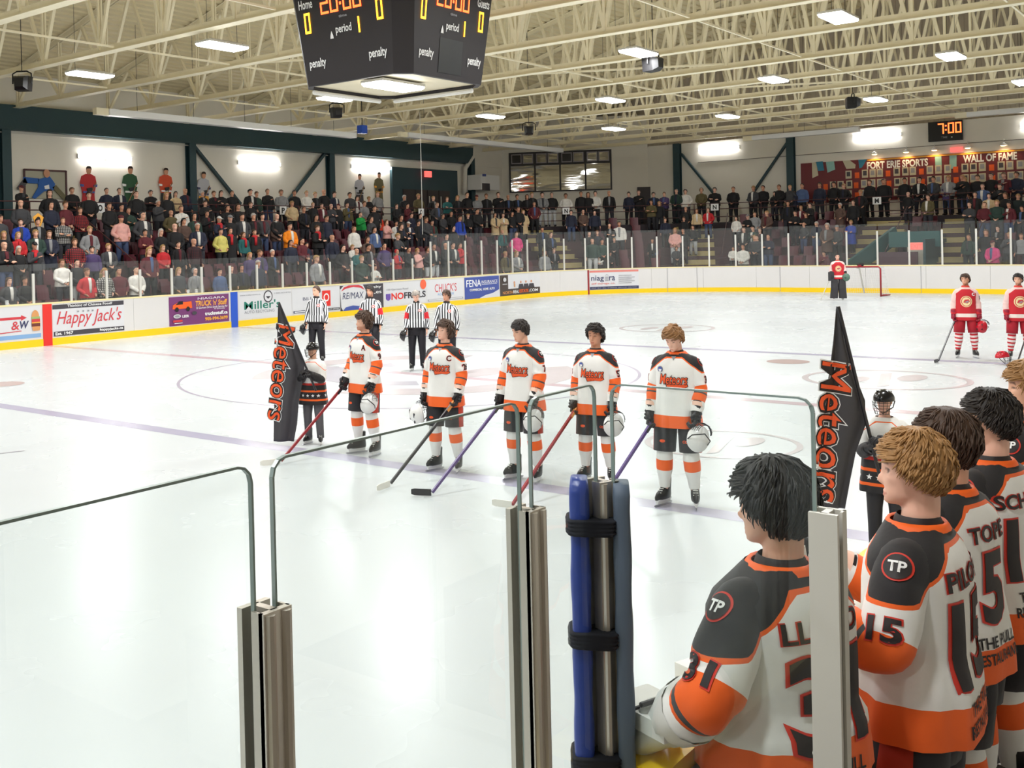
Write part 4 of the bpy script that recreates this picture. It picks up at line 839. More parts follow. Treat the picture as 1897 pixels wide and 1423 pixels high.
def body_mesh(spec, voxel, name='person'):
    dz = spec.get('dz', 0); J = frame_of(spec); mb = MB(); X, Y = V((1, 0, 0)), V((0, 1, 0)); mt = head_mtx(spec)
    mb.loft([ell_rings(V((0, y, z+dz)), X, Y, (a, b_), 16) for z, a, b_, y in ((.84, .12, .09, 0), (.90, .165, .11, 0), (1.0, .16, .112, 0), (1.12, .145, .10, 0), (1.25, .155, .108, 0), (1.36, .165, .112, 0), (1.43, .15, .095, -.005), (1.475, .11, .075, -.01), (1.50, .065, .06, -.01))])
    mb.tube([V((0, -.012, 1.44+dz)), mt @ V((0, -.02, .02)), mt @ V((0, -.02, .09))], [.062, .056, .056], 14)
    for sd, sx in (('r', 1), ('l', -1)):
        s_, e, w_ = J['sh'+sd], J['el'+sd], J['wr'+sd]
        mb.tube([s_+V((-sx*.05, 0, .0)), s_, s_.lerp(e, .5), e, e.lerp(w_, .35), w_, w_+(w_-e).normalized()*.02], [.055, .06, .052, .043, .043, .029, .028], 12)
        d = spec.get('hand_'+sd, None) or ((w_-e).normalized(), V((-sx*.9, .3, 0)), V((-sx*.2, 1, 0)))
        if not spec.get('gloved'): hand_pieces(mb, w_, *d, k=1.05, curl=spec.get('curl', .8))
        else: hand_pieces(mb, w_, *d, k=.9, curl=.6)
        h, k, a = J['hip'+sd], J['kn'+sd], J['an'+sd]
        mb.tube([h, h.lerp(k, .5), k, k.lerp(a, .35)+V((0, -.015, 0)), a], [.092, .080, .058, .055, .040], 12)
        fd = V((sx*spec.get('toe', .18), 1, 0)).normalized(); mb.loft([ell_rings(a+fd*u+V((0, 0, -.055+h2*.5)), V((-fd.y, fd.x, 0))*-1, V((0, 0, 1)), (w2, h2), 10) for u, w2, h2 in (((-.04, .02, .03), (-.01, .026, .05), (.04, .028, .03), (.08, .02, .018)) if dz else ((-.06, .026, .035), (-.02, .034, .06), (.05, .038, .038), (.12, .042, .024), (.17, .03, .016)))])
    head_pieces(mb, mt)
    me = mb.mesh('tmp', []); me.materials.clear(); o = bpy.data.objects.new('tmp', me); COL.objects.link(o)
    bm = bmesh.new(); bm.from_mesh(me); bmesh.ops.recalc_face_normals(bm, faces=bm.faces[:]); bm.to_mesh(me); bm.free()
    md = o.modifiers.new('r', 'REMESH'); md.mode = 'VOXEL'; md.voxel_size = voxel; md.use_smooth_shade = True
    sm = o.modifiers.new('s', 'SMOOTH'); sm.factor = .5; sm.iterations = 3 if voxel < .012 else 2
    me2 = bpy.data.meshes.new_from_object(o.evaluated_get(bpy.context.evaluated_depsgraph_get())); bpy.data.objects.remove(o); bpy.data.meshes.remove(me)
    n = len(me2.vertices); co = np.empty(n*3); me2.vertices.foreach_get('co', co); co = co.reshape(-1, 3)
    inv = np.array(mt.inverted()); L = co @ inv[:3, :3].T + inv[:3, 3]; x, y, z = np.abs(L[:, 0]), L[:, 1], L[:, 2]
    hd = (z > .0) & (z < .24) & (x < .1) & (y > .02)
    g = lambda cx_, cz, sx_, sz_: np.exp(-((x-cx_)/sx_)**2-((z-cz)/sz_)**2)*hd
    dy = -.010*g(.031, .117, .016, .011)+.004*g(.028, .141, .028, .007)+.005*g(0, .040, .022, .006)+.004*g(0, .030, .018, .005)-.004*g(0, .0355, .025, .0028)-.004*g(0, .056, .012, .006)-.004*g(.045, .055, .014, .02)+.004*g(.045, .09, .015, .014)+.004*g(0, .010, .02, .01)
    L[:, 1] += dy; m3 = np.array(mt); co = L @ m3[:3, :3].T + m3[:3, 3]; me2.vertices.foreach_set('co', co.ravel())
    c = np.ones((n, 4)); fr = hd & (y > .055)
    def mul(mask, col): c[mask, :3] *= np.array(col)
    mul(fr & (((x)/.023)**2+((z-.036)/.0085)**2 < 1), (.78, .52, .50)); mul(fr & (np.abs(z-.143+.10*(x-.03)**1) < .0058) & (x > .013) & (x < .05), spec.get('brow', (.28, .22, .2)))
    e_ = fr & (((x-.031)/.0145)**2+((z-.117)/.0065)**2 < 1); mul(e_, (.42, .36, .36)); c[fr & (((x-.031)/.006)**2+((z-.117)/.006)**2 < 1), :3] = .06
    if spec.get('beard'): mul((z < .05+.35*np.clip(x-.035, 0, 1)) & (z > -.01) & (x < .1) & (y > -.02), spec['beard'])
    mul(hd & (x > .05) & False, (1, 1, 1))
    at = me2.color_attributes.new('feat', 'FLOAT_COLOR', 'POINT'); at.data.foreach_set('color', c.astype('f4').ravel())
    me2.materials.clear(); me2.materials.append(M['skin']); me2.name = name; return me2
def skin_material():
    m = bpy.data.materials.new('skin'); m.use_nodes = True; nt = m.node_tree; b = nt.nodes['Principled BSDF']; b.inputs['Roughness'].default_value = .5
    oi = nt.nodes.new('ShaderNodeObjectInfo'); at = nt.nodes.new('ShaderNodeAttribute'); at.attribute_name = 'feat'; mx = nt.nodes.new('ShaderNodeMix'); mx.data_type = 'RGBA'; mx.blend_type = 'MULTIPLY'; mx.inputs[0].default_value = 1
    tc = nt.nodes.new('ShaderNodeTexCoord'); ns = nt.nodes.new('ShaderNodeTexNoise'); ns.inputs['Scale'].default_value = 18; nt.links.new(tc.outputs['Object'], ns.inputs['Vector']); m2 = nt.nodes.new('ShaderNodeMix'); m2.data_type = 'RGBA'; m2.blend_type = 'MULTIPLY'; m2.inputs[0].default_value = .35
    nt.links.new(oi.outputs['Color'], mx.inputs[6]); nt.links.new(at.outputs['Color'], mx.inputs[7]); nt.links.new(mx.outputs[2], m2.inputs[6]); cr = nt.nodes.new('ShaderNodeMix'); cr.data_type = 'RGBA'; cr.inputs[6].default_value = (1, .78, .72, 1); cr.inputs[7].default_value = (1, 1, 1, 1); nt.links.new(ns.outputs['Fac'], cr.inputs[0]); nt.links.new(cr.outputs[2], m2.inputs[7])
    nt.links.new(m2.outputs[2], b.inputs['Base Color']); b.inputs['Subsurface Weight'].default_value = .08; b.inputs['Subsurface Radius'].default_value = (.02, .008, .004); M['skin'] = m
skin_material()
def attr_mat(name, base, bands, rough=.75, stripe=None):
    """bands: (attribute, low, high, colour) laid over the base colour in turn"""
    m = bpy.data.materials.new(name); m.use_nodes = True; nt = m.node_tree; b = nt.nodes['Principled BSDF']; b.inputs['Roughness'].default_value = rough; b.inputs['Sheen Weight'].default_value = .15
    rgb = nt.nodes.new('ShaderNodeRGB'); rgb.outputs[0].default_value = (*base, 1); out = rgb.outputs[0]; A_ = {}
    def at(nm):
        if nm not in A_: a = nt.nodes.new('ShaderNodeAttribute'); a.attribute_name = nm; A_[nm] = a.outputs['Fac']
        return A_[nm]
    def math_(op, a, v):
        n = nt.nodes.new('ShaderNodeMath'); n.operation = op
        nt.links.new(a, n.inputs[0])
        if hasattr(v, 'links'): nt.links.new(v, n.inputs[1])
        else: n.inputs[1].default_value = v
        return n.outputs[0]
    def over(fac, col, out):
        mx = nt.nodes.new('ShaderNodeMix'); mx.data_type = 'RGBA'; nt.links.new(fac, mx.inputs[0]); nt.links.new(out, mx.inputs[6]); mx.inputs[7].default_value = (*col, 1); return mx.outputs[2]
    if stripe: nm, per, col = stripe; out = over(math_('LESS_THAN', math_('FRACT', math_('MULTIPLY', at(nm), 1/per), 0), .5), col, out)
    for nm, lo, hi, col in bands: out = over(math_('MULTIPLY', math_('GREATER_THAN', at(nm), lo), math_('LESS_THAN', at(nm), hi)), col, out)
    nt.links.new(out, b.inputs['Base Color'])
    tc = nt.nodes.new('ShaderNodeTexCoord'); ns = nt.nodes.new('ShaderNodeTexNoise'); ns.inputs['Scale'].default_value = 5; ns.inputs['Detail'].default_value = 4; nt.links.new(tc.outputs['Object'], ns.inputs['Vector']); bp = nt.nodes.new('ShaderNodeBump'); bp.inputs['Strength'].default_value = .25; bp.inputs['Distance'].default_value = .03; nt.links.new(ns.outputs['Fac'], bp.inputs['Height']); nt.links.new(bp.outputs[0], b.inputs['Normal'])
    M[name] = m; return m
WHT = srgb(232, 231, 228); ORG = srgb(240, 98, 22); BLK = srgb(28, 25, 28); GRY = srgb(70, 70, 72); REDJ = srgb(196, 24, 40)
attr_mat('jersey_home', WHT, [('slv', .255, .43, ORG), ('slv', .335, .352, GRY), ('hem', -1, .125, ORG), ('yk', -.014, .0, ORG), ('yk', 0, 9, BLK)])
attr_mat('jersey_ref', srgb(234, 234, 236), [('slv', .52, 9, BLK), ('hem', -1, .02, BLK)], stripe=('st', .062, srgb(22, 22, 30)))
attr_mat('jersey_ref_band', srgb(234, 234, 236), [('slv', .14, .30, srgb(206, 20, 34)), ('slv', .52, 9, BLK), ('hem', -1, .02, BLK)], stripe=('st', .062, srgb(22, 22, 30)))
attr_mat('jersey_red', REDJ, [('slv', .0, .42, srgb(232, 196, 192)), ('yk', 0, 9, srgb(232, 196, 192)), ('hem', .07, .15, srgb(236, 222, 214)), ('slv', .42, 9, REDJ)])
attr_mat('jersey_kid', WHT, [('hem', .36, .40, srgb(200, 40, 30)), ('hem', -1, .36, BLK), ('hem', .075, .11, ORG), ('hem', .235, .27, ORG), ('slv', .30, 9, BLK), ('yk', -.012, 0, ORG)])
attr_mat('sock_home', srgb(228, 228, 224), [('sk', .31, .42, ORG)])
attr_mat('sock_red', srgb(236, 222, 220), [('sk', -9, .17, REDJ), ('sk', .20, .235, REDJ), ('sk', .285, .32, REDJ), ('sk', .37, .405, REDJ), ('sk', .45, .49, REDJ), ('sk', .53, 9, REDJ)])
attr_mat('pants_home', srgb(36, 34, 38), [('ps', .035, 9, srgb(196, 52, 24))]); mat('pants_black', srgb(34, 32, 36), .7); mat('pants_red', srgb(176, 20, 40), .7); mat('pants_ref', srgb(22, 20, 28), .75); mat('pants_grey', srgb(92, 90, 94), .8); mat('glove_black', srgb(26, 24, 27), .55); mat('glove_cuff', srgb(238, 196, 176), .6); mat('glove_red', srgb(150, 20, 50), .55); mat('boot_black', srgb(24, 24, 26), .4); mat('lace_white', srgb(220, 220, 214), .7); mat('holder_white', srgb(226, 226, 224), .35); mat('steel', srgb(190, 190, 195), .2, 1)
mat('helmet_white', srgb(232, 232, 230), .25); mat('helmet_black', srgb(22, 21, 24), .2); mat('helmet_red', srgb(190, 24, 44), .25); mat('cage', srgb(40, 40, 44), .35, .6); mat('collar_orange', ORG, .6); mat('stick_black', srgb(30, 28, 34), .35); mat('stick_purple', srgb(80, 50, 120), .35); mat('stick_red', srgb(140, 26, 34), .35); mat('stick_wood', srgb(222, 150, 80), .45); mat('tape_white', srgb(226, 224, 216), .7); mat('logo_orange', srgb(232, 84, 30), .6); mat('ink_black', srgb(30, 22, 24), .6); mat('ink_red', srgb(210, 50, 34), .6)

def set_attr(me, nm, vals): a = me.attributes.new(nm, 'FLOAT', 'POINT'); a.data.foreach_set('value', vals)
def jersey_mesh(spec, matn, k=.86, wide=1.0, hem=.755, seed=0, nseg=44, fold=1.0, cuff=0.0, name='jersey'):
    """torso and two sleeves on structured grids; attributes drive the bands"""
    dz = spec.get('dz', 0); J = frame_of(spec); mb = MB(); A_ = {'hem': [], 'yk': [], 'slv': [], 'st': []}; rnd = random.Random(seed); ph = [rnd.uniform(0, 6.3) for _ in range(6)]
    prof = [(hem, .280, .205), (hem+.06, .276, .203), (hem+.16, .262, .194), (1.12, .236, .172), (1.24, .236, .172), (1.33, .242, .168), (1.39, .244, .158), (1.435, .226, .140), (1.468, .182, .120), (1.495, .128, .106), (1.512, .096, .096)]
    prof = [(z, a*wide*k, b_*wide*k) if z < 1.45 else (z, a*k, b_*k) for z, a, b_ in prof]; rows = []
    for (z0, a0, b0), (z1, a1, b1) in zip(prof, prof[1:]):
        m_ = max(1, int((z1-z0)/.025))
        for i in range(m_): f_ = i/m_; rows.append((z0+(z1-z0)*f_, a0+(a1-a0)*f_, b0+(b1-b0)*f_))
    rows.append(prof[-1]); zc = 1.515+dz; lean = spec.get('lean', 0.0)
    def ykf(p): return p.z-(zc-.045-min(.15, .85*max(0, abs(p.x)-.085))+spec.get('yoff', 0))
    rings = []
    for z, a, b_ in rows:
        r = []; fw = max(0, min(1, (1.40-z)/.35))*fold
        for j in range(nseg):
            t = 2*PI*j/nseg; c, s_ = math.cos(t), math.sin(t); e = .8; x = a*abs(c)**e*(1 if c > 0 else -1); y = b_*abs(s_)**e*(1 if s_ > 0 else -1)
            q_ = 1+fw*(.028*math.sin(5*t+ph[0]+2.2*z)+.020*math.sin(9*t+ph[1]-3*z)+.014*math.sin(14*t+ph[2]))+fw*.02*noise.noise(V((x*7, y*7, z*5+seed)))
            p = V((x*q_, y*q_-.005, z+dz)); r.append(p); A_['hem'].append(z-hem); A_['yk'].append(ykf(p)); A_['slv'].append(-1); A_['st'].append(x*1.0 if abs(c) < .8 else x+(y*.6))
        rings.append(r)
    mb.loft(rings, 0, False)
    for sd, sx in (('r', 1), ('l', -1)):
        s_, e_, w_ = J['sh'+sd], J['el'+sd], J['wr'+sd]; w_ = w_+(w_-e_).normalized()*cuff
        s_ = s_+V((0, 0, -.022)); pts = [s_+V((-sx*.09, 0, .0)), s_+V((sx*.0, 0, .0)), s_.lerp(e_, .3)+V((sx*.006, 0, 0)), s_.lerp(e_, .7), e_.lerp(s_, .1), e_.lerp(w_, .1), e_.lerp(w_, .4), e_.lerp(w_, .75), w_]
        rad = [.072, .093, .097, .092, .088, .086, .083, .076, .068]; P_ = []; Rr = []
        for i in range(len(pts)-1):
            m_ = 5
            for q2 in range(m_): f_ = q2/m_; P_.append(pts[i].lerp(pts[i+1], f_)); Rr.append((rad[i]+(rad[i+1]-rad[i])*f_)*k)
        P_.append(pts[-1]); Rr.append(rad[-1]*k)
        for _ in range(3): P_ = [P_[0]]+[(P_[i-1]+P_[i]*2+P_[i+1])/4 for i in range(1, len(P_)-1)]+[P_[-1]]
        ns = 26; rr = []; dist = 0; prev = P_[0]
        fr = frames(P_)
        for i, ((p, ax, ay), r) in enumerate(zip(fr, Rr)):
            dist += (p-prev).length; prev = p; ring_ = []
            for j in range(ns):
                t = 2*PI*j/ns; fq = fold*min(1, i/10); q_ = 1+fq*(.035*math.sin(3*t+i*.55+ph[3])+.03*math.sin(i*.9+2*t+ph[4]))
                v_ = p+ax*r*q_*math.cos(t)+ay*r*q_*math.sin(t); ring_.append(v_); A_['hem'].append(9); A_['yk'].append(ykf(v_)); A_['slv'].append(dist-.07); A_['st'].append(r*t)
            rr.append(ring_)
        mb.loft(rr, 0, False)
    me = mb.mesh(name, matn, True)
    if lean:
        pass
    for nm, vals in A_.items(): set_attr(me, nm, vals)
    return me
def pants_mesh(spec, matn, bulk=.93, zk=.50, name='pants', slim=False):
    dz = spec.get('dz', 0); J = frame_of(spec); mb = MB(); X, Y = V((1, 0, 0)), V((0, 1, 0))
    mb.loft([ell_rings(V((0, -.005, z+dz)), X, Y, (a*bulk, b_*bulk), 20) for z, a, b_ in ((.76, .17, .13), (.84, .195, .145), (.95, .19, .14), (1.06, .175, .13))])
    for sd, sx in (('r', 1), ('l', -1)):
        h, k, a = J['hip'+sd], J['kn'+sd], J['an'+sd]
        if slim: mb.tube([h+V((0, 0, .02)), h.lerp(k, .5), k, k.lerp(a, .5), a+V((0, 0, -.035))], [.112, .100, .082, .072, .066], 16)
        else:
            e = h.lerp(k, (h.z-(zk+dz))/(h.z-k.z)); mb.tube([h+V((0, 0, .0)), h.lerp(e, .5)+V((sx*.01, 0, 0)), e], [(.108, .125), (.116, .128), (.112, .118)], 20)
    me = mb.mesh(name, matn, True); vals = []
    for v in me.vertices:
        sx = 1 if v.co.x > 0 else -1; h, k = J['hip'+('r' if sx > 0 else 'l')], J['kn'+('r' if sx > 0 else 'l')]; t = max(0, min(1, (h.z-v.co.z)/(h.z-k.z))); c = h.lerp(k, t); vals.append(sx*(v.co.x-c.x)-abs(v.co.y-c.y-.01)*1.4)
    set_attr(me, 'ps', vals); return me
def sock_mesh(spec, matn, sd, ztop=.56):
    dz = spec.get('dz', 0); J = frame_of(spec); k, a = J['kn'+sd], J['an'+sd]; mb = MB(); n = 24; P_ = []; Rr = []; vals = []
    for i in range(n):
        f_ = i/(n-1); z = ztop+dz+(.125+dz-ztop-dz)*f_; t = (k.z-z)/(k.z-a.z); P_.append(k.lerp(a, t) if t > 0 else k+(k-a)*(-t)*V((.5, .5, 1)).length*0+V((0, 0, z-k.z))); Rr.append(.072+.012*math.sin(PI*min(1, f_*1.3))-.018*max(0, f_-.6)/.4)
    for p, r in zip(P_, Rr): vals += [p.z-dz]*18
    mb.loft(tuberings(P_, Rr, 18), 0, False); me = mb.mesh('sock', matn, True); set_attr(me, 'sk', vals); return me
def skate_meshes():
    def ring_(z, hl, hw, cy): return [V((hw*math.cos(2*PI*j/16)*(1-.25*max(0, math.sin(2*PI*j/16))), cy+hl*math.sin(2*PI*j/16), z)) for j in range(16)]
    b_ = MB().loft([ring_(*q_) for q_ in ((0, .135, .040, .035), (.03, .14, .045, .035), (.065, .125, .045, .022), (.095, .090, .043, -.01), (.14, .066, .042, -.032), (.20, .066, .046, -.035), (.215, .06, .042, -.036))]).mesh('boot', 'boot_black', True)
    h = MB(); h.loft([[V((x*w_, y, z)) for x, y in ((-1, -.085), (1, -.085), (1, .145), (-1, .145))] for z, w_ in ((.004, .030), (-.022, .014), (-.045, .010))]); hm = h.mesh('blade_holder', 'holder_white')
    bl = MB(); bl.prism([(-.13, .045-.05), (.16, .045-.05), (.185, -.012), (.165, -.03), (-.125, -.03), (-.145, -.012)], lambda u, v, t: V((t-.003, u+.01, v-.040)), .006); bm_ = bl.mesh('blade', 'steel')
    lc = MB(); [lc.bar((-.026, .105-.022*i, .072+.018*i), (.026, .105-.022*i+.006, .072+.018*i), .012, .006) for i in range(7)]; lm = lc.mesh('laces', 'lace_white'); return b_, hm, bm_, lm
SKM = skate_meshes()
def add_skates(root, spec):
    J = frame_of(spec)
    for sd, sx in (('r', 1), ('l', -1)):
        a = J['an'+sd]; b_ = link('skate', SKM[0], root, V((a.x, a.y, .072))); b_.rotation_euler = (0, 0, -sx*spec.get('toe', .18))
        for me in SKM[1:]: link(me.name, me, b_)
def glove(root, wr, d, palm, thumb, mats=('glove_black', 'glove_cuff'), k=1.0):
    wr, d, palm = V(wr), V(d).normalized(), V(palm); palm = (palm-d*palm.dot(d)).normalized(); th = V(thumb); th = (th-d*th.dot(d)-palm*th.dot(palm)).normalized(); mb = MB()
    mb.loft([ell_rings(wr+d*u*k, th, palm, (a*k, b_*k), 14) for u, a, b_ in ((-.11, .075, .066), (-.06, .070, .06), (-.01, .058, .048), (.03, .056, .042), (.08, .060, .038), (.105, .052, .03))])
    for i in range(3): mb.loft([ell_rings(wr+d*(.005+.036*i+u)*k-palm*.036*k, th, d, (a*k, .016*k), 10) for u, a in ((-.0, .05), (.001, .05))]) if False else mb.tube([wr+d*(.005+.036*i)*k-palm*.034*k-th*.042*k, wr+d*(.005+.036*i)*k-palm*.044*k, wr+d*(.005+.036*i)*k-palm*.034*k+th*.042*k], .018*k, 8)
    for i in range(4):
        o = wr+d*.092*k+th*(.040-.027*i)*k; L = (.95, 1.0, .97, .85)[i]*k; p1 = o+d*.045*L-palm*.002; p2 = p1+d*.022*L+palm*.040*L; p3 = p2-d*.030*L+palm*.03*L; mb.tube([o-d*.01, p1, p2, p3], [.0155*k, .0165*k, .0155*k, .0125*k], 8)
    o = wr+d*.02*k+th*.05*k; mb.tube([o, o+th*.022*k+d*.03*k+palm*.015*k, o+th*.012*k+d*.072*k+palm*.04*k], [.019*k, .019*k, .014*k], 8)
    g = mb.build('glove', mats[0], root, True)
    MB().loft([ell_rings(wr+d*u*k, th, palm, (a*k, b_*k), 14) for u, a, b_ in ((-.098, .0775, .0685), (-.055, .0725, .0635))], 0, False).build('cuff_band', mats[1], g, True); return g
def bvh_of(me): return BVHTree.FromPolygons([v.co for v in me.vertices], [p.vertices for p in me.polygons])
def decal(root, tree, shapes, C, Rv, U, lift=.004, back=.6, step=.0025):
    """shapes: (verts2d, faces, material, name, layer) wrapped on the surface met along -(Rv x U)"""
    C, Rv, U = V(C), V(Rv).normalized(), V(U); U = (U-Rv*U.dot(Rv)).normalized(); N = Rv.cross(U)
    out = []
    for vs_, fs_, m, nm, lay in shapes:
        pts = []
        for x, y in vs_:
            p = C+Rv*x+U*y; h = tree.ray_cast(p+N*back, -N, back*2)
            pts.append((h[0] if h[0] is not None else p)+N*(lift+step*lay))
        out.append(MB().add(pts, fs_).build(nm, m, root, True))
    return out
def tshape(s, w_, h, m, nm='lettering', shear=0, off=.02, cx=0, cy=0, lay=0, sub=.03):
    vs_, fs_, (x0, y0, x1, y1) = textmesh(s, shear, off, max(.12, sub/ max(h, .01)) ); sx, sy = w_/(x1-x0), h/(y1-y0)
    return ([(cx+(x-(x0+x1)/2)*sx, cy+(y-(y0+y1)/2)*sy) for x, y in vs_], fs_, m, nm, lay)
def dshape(r, m, nm='patch', lay=0, cx=0, cy=0, ry=None, n=24):
    ry = ry or r; vs_ = [(cx, cy)]; fs_ = []
    for k, q_ in enumerate((.5, 1)):
        for i in range(n): a = 2*PI*i/n; vs_.append((cx+r*q_*math.cos(a), cy+ry*q_*math.sin(a)))
    for i in range(n): j = (i+1) % n; fs_.append((0, 1+i, 1+j)); fs_.append((1+i, 1+n+i, 1+n+j, 1+j))
    return (vs_, fs_, m, nm, lay)
def pshape(pts, m, nm='patch', lay=0):
    bm = bmesh.new(); f_ = bm.faces.new([bm.verts.new((x, y, 0)) for x, y in pts]); bmesh.ops.triangulate(bm, faces=[f_])
    for _ in range(3):
        es = [e for e in bm.edges if e.calc_length() > .035]
        if es: bmesh.ops.subdivide_edges(bm, edges=es, cuts=1); bmesh.ops.triangulate(bm, faces=bm.faces[:])
    bm.verts.index_update(); r = ([(v.co.x, v.co.y) for v in bm.verts], [tuple(v.index for v in f.verts) for f in bm.faces], m, nm, lay); bm.free(); return r
# ------------------------------------------------------------------ hair
def hair_mb(style='short', seed=1, locks=160, th=.014, shell=(22, 12)):
    rnd = random.Random(seed); mb = MB(); na, np_ = shell
    LIM = {'short': [(0, 58), (40, 60), (65, 80), (90, 98), (115, 122), (180, 128)], 'fade': [(0, 54), (38, 57), (62, 76), (90, 94), (115, 116), (180, 124)], 'mid': [(0, 55), (40, 60), (66, 74), (88, 100), (112, 140), (180, 148)], 'long': [(0, 54), (40, 58), (62, 76), (80, 112), (102, 150), (180, 156)]}[style]
    def lim(az):
        a = abs(az)
        for (a0, l0), (a1, l1) in zip(LIM, LIM[1:]):
            if a0 <= a <= a1: return l0+(l1-l0)*(a-a0)/(a1-a0)
        return LIM[-1][1]
    def pt(az, phi, ex):
        d = V((math.sin(R(az))*math.sin(R(phi)), math.cos(R(az))*math.sin(R(phi)), math.cos(R(phi)))); r = 1/math.sqrt((d.x/SKR.x)**2+(d.y/SKR.y)**2+(d.z/SKR.z)**2)
        if phi > 100: r *= 1-.10*(phi-100)/50
        return SKC+d*(r+ex)
    rings = []
    for i in range(np_+1):
        f_ = i/np_; r = []
        for j in range(na):
            az = -180+360*j/na; phi = max(2, lim(az)*f_); ex = th*(.75+.35*math.cos(R(phi)*.6))*(1-.55*(f_ > .93))+th*.55*noise.noise(V((j*.9, i*.8, seed*3.1))); r.append(pt(az, phi, ex))
        rings.append(r)
    mb.loft(rings, 0, True)
    if style == 'long':
        rs = []
        for i in range(7):
            z = .10-.045*i; w_ = .088+.006*math.sin(i); rs.append([V((w_*math.cos(t), -.045-.058*math.sin(t)-.004*i, z)) for t in [PI*q_/9-.12 for q_ in range(10)]]+[V((w_*.78*math.cos(t), -.03-.04*math.sin(t)-.004*i, z)) for t in [PI*q_/9 for q_ in range(9, -1, -1)]])
        mb.loft(rs)
    for _ in range(locks):
        az = rnd.uniform(-180, 180); lm = lim(az); phi = rnd.uniform(6, lm*.98) if rnd.random() < .6 else lm*rnd.uniform(.8, 1.0); ln = {'short': rnd.uniform(14, 26), 'fade': rnd.uniform(6, 12), 'mid': rnd.uniform(22, 42), 'long': rnd.uniform(20, 36)}[style]; sw = rnd.uniform(-9, 9)*(1.5 if locks < 700 else 1)+(10 if style != 'fade' else 0); ln *= (.45 if abs(az) < 62 and phi+ln > lm*.9 else 1); sw += (28 if abs(az) < 62 and style != 'fade' else 0); pts = []; lift = rnd.uniform(.2, 1.0)*th*(.9 if style != 'fade' else .3); n = 5
        for i in range(n): f_ = i/(n-1); pts.append(pt(az+sw*f_, phi+ln*f_, th*.62+lift*math.sin(PI*f_*.75)+(.5*lift*f_ if rnd.random() < .25 else 0)))
        w_ = rnd.uniform(.006, .011)*(1 if style != 'fade' else .6)*(.42 if locks > 700 else .6 if locks > 400 else 1); mb.tube(pts, [w_, w_*1.15, w_, w_*.65, .001], 5)
    return mb
for nm, c in (('hair_dark', (34, 26, 22)), ('hair_black', (20, 18, 18)), ('hair_brown', (66, 44, 30)), ('hair_ginger', (120, 78, 42)), ('hair_fair', (138, 98, 58)), ('hair_sandy', (160, 118, 70)), ('hair_grey', (150, 142, 134))): mat(nm, srgb(*c), .55, noise_=.35, scale=60)
def add_hair(root, spec, style, m, seed, locks=160, th=.014):
    me = hair_mb(style, seed, locks, th).mesh('hair', m, True); return link('hair', me, root, mtx=head_mtx(spec))
# ------------------------------------------------------------------ helmets, sticks
def helmet_parts(mshell):
    sh = MB(); rs = []
    for i in range(10):
        phi = R(4+88*i/9); r = []
        for j in range(24):
            az = 2*PI*j/24; q_ = 1+(.025 if j % 4 in (0, 1) and 2 < i < 8 else 0); zdrop = -.02*max(0, -math.cos(az))*(i/9); r.append(V((.104*math.sin(phi)*math.sin(az)*q_, .128*math.sin(phi)*math.cos(az)*q_, .118*math.cos(phi)+zdrop)))
        rs.append(r)
    sh.loft(rs); shell = sh.mesh('shell', mshell, True)
    v = MB(); [v.box((.05*sx, y, .112-abs(y)*.5), (.016, .05, .012)) for sx in (-1, 1) for y in (-.05, .03)]; [v.tube([(sx*.098, -.03, -.005), (sx*.09, .01, -.07), (0, .05, -.135)], .006, 5) for sx in (-1, 1)]; vents = v.mesh('vents_and_strap', 'helmet_black')
    c = MB()
    for k in range(5): z = -.015-.03*k; w_ = .098-.008*k; c.tube([V((w_*math.sin(a), .05+(.105-.006*k)*math.cos(a), z)) for a in [R(-85+170*q_/10) for q_ in range(11)]], .0028, 5)
    for k in range(7): a = R(-66+22*k); c.tube([V((.100*math.sin(a), .05+.106*math.cos(a), .0)), V((.092*math.sin(a), .05+.100*math.cos(a), -.07)), V((.07*math.sin(a), .05+.085*math.cos(a), -.14))], .0026, 5)
    return shell, vents, c.mesh('cage', 'cage')
HELM = {k: helmet_parts(k) for k in ('helmet_white', 'helmet_black', 'helmet_red')}
def helmet(P, rot, kind, lab, cage=True, group=None):
    t = thing('hockey_helmet', lab, 'helmet', P, 0, group); t.rotation_euler = rot
    for me in HELM[kind][:(3 if cage else 2)]: link(me.name, me, t)
    return t
def stick(a, b_, bdir, lab, mshaft='stick_black', mblade='tape_white', grip=None, lie=.30, group=None):
    """shaft from the top a down to the heel b on the ice, blade of length lie along bdir"""
    a, b_ = V(a), V(b_); t = thing('hockey_stick', lab, 'hockey stick', b_, 0, group); top = a-b_; d = top.normalized(); bd = V(bdir).normalized()
    heel = V((0, 0, .03)); MB().bar(heel+d*.02, top, .022, .030).build('shaft', mshaft, t)
    rs = []
    for i in range(7):
        f_ = i/6; c = heel+bd*lie*f_+V((0, 0, .012+.01*f_)); s_ = bd.cross(V((0, 0, 1))).normalized(); c = c+s_*.02*f_*f_; h = .034 if i < 6 else .024; rs.append([c+s_*.005+V((0, 0, -h)), c-s_*.005+V((0, 0, -h)), c-s_*.005+V((0, 0, h)), c+s_*.005+V((0, 0, h))])
    MB().loft(rs).build('blade', mblade, t); MB().bar(top*(1-.22/top.length), top, .027, .034).build('grip_tape', grip or 'stick_black', t); return t
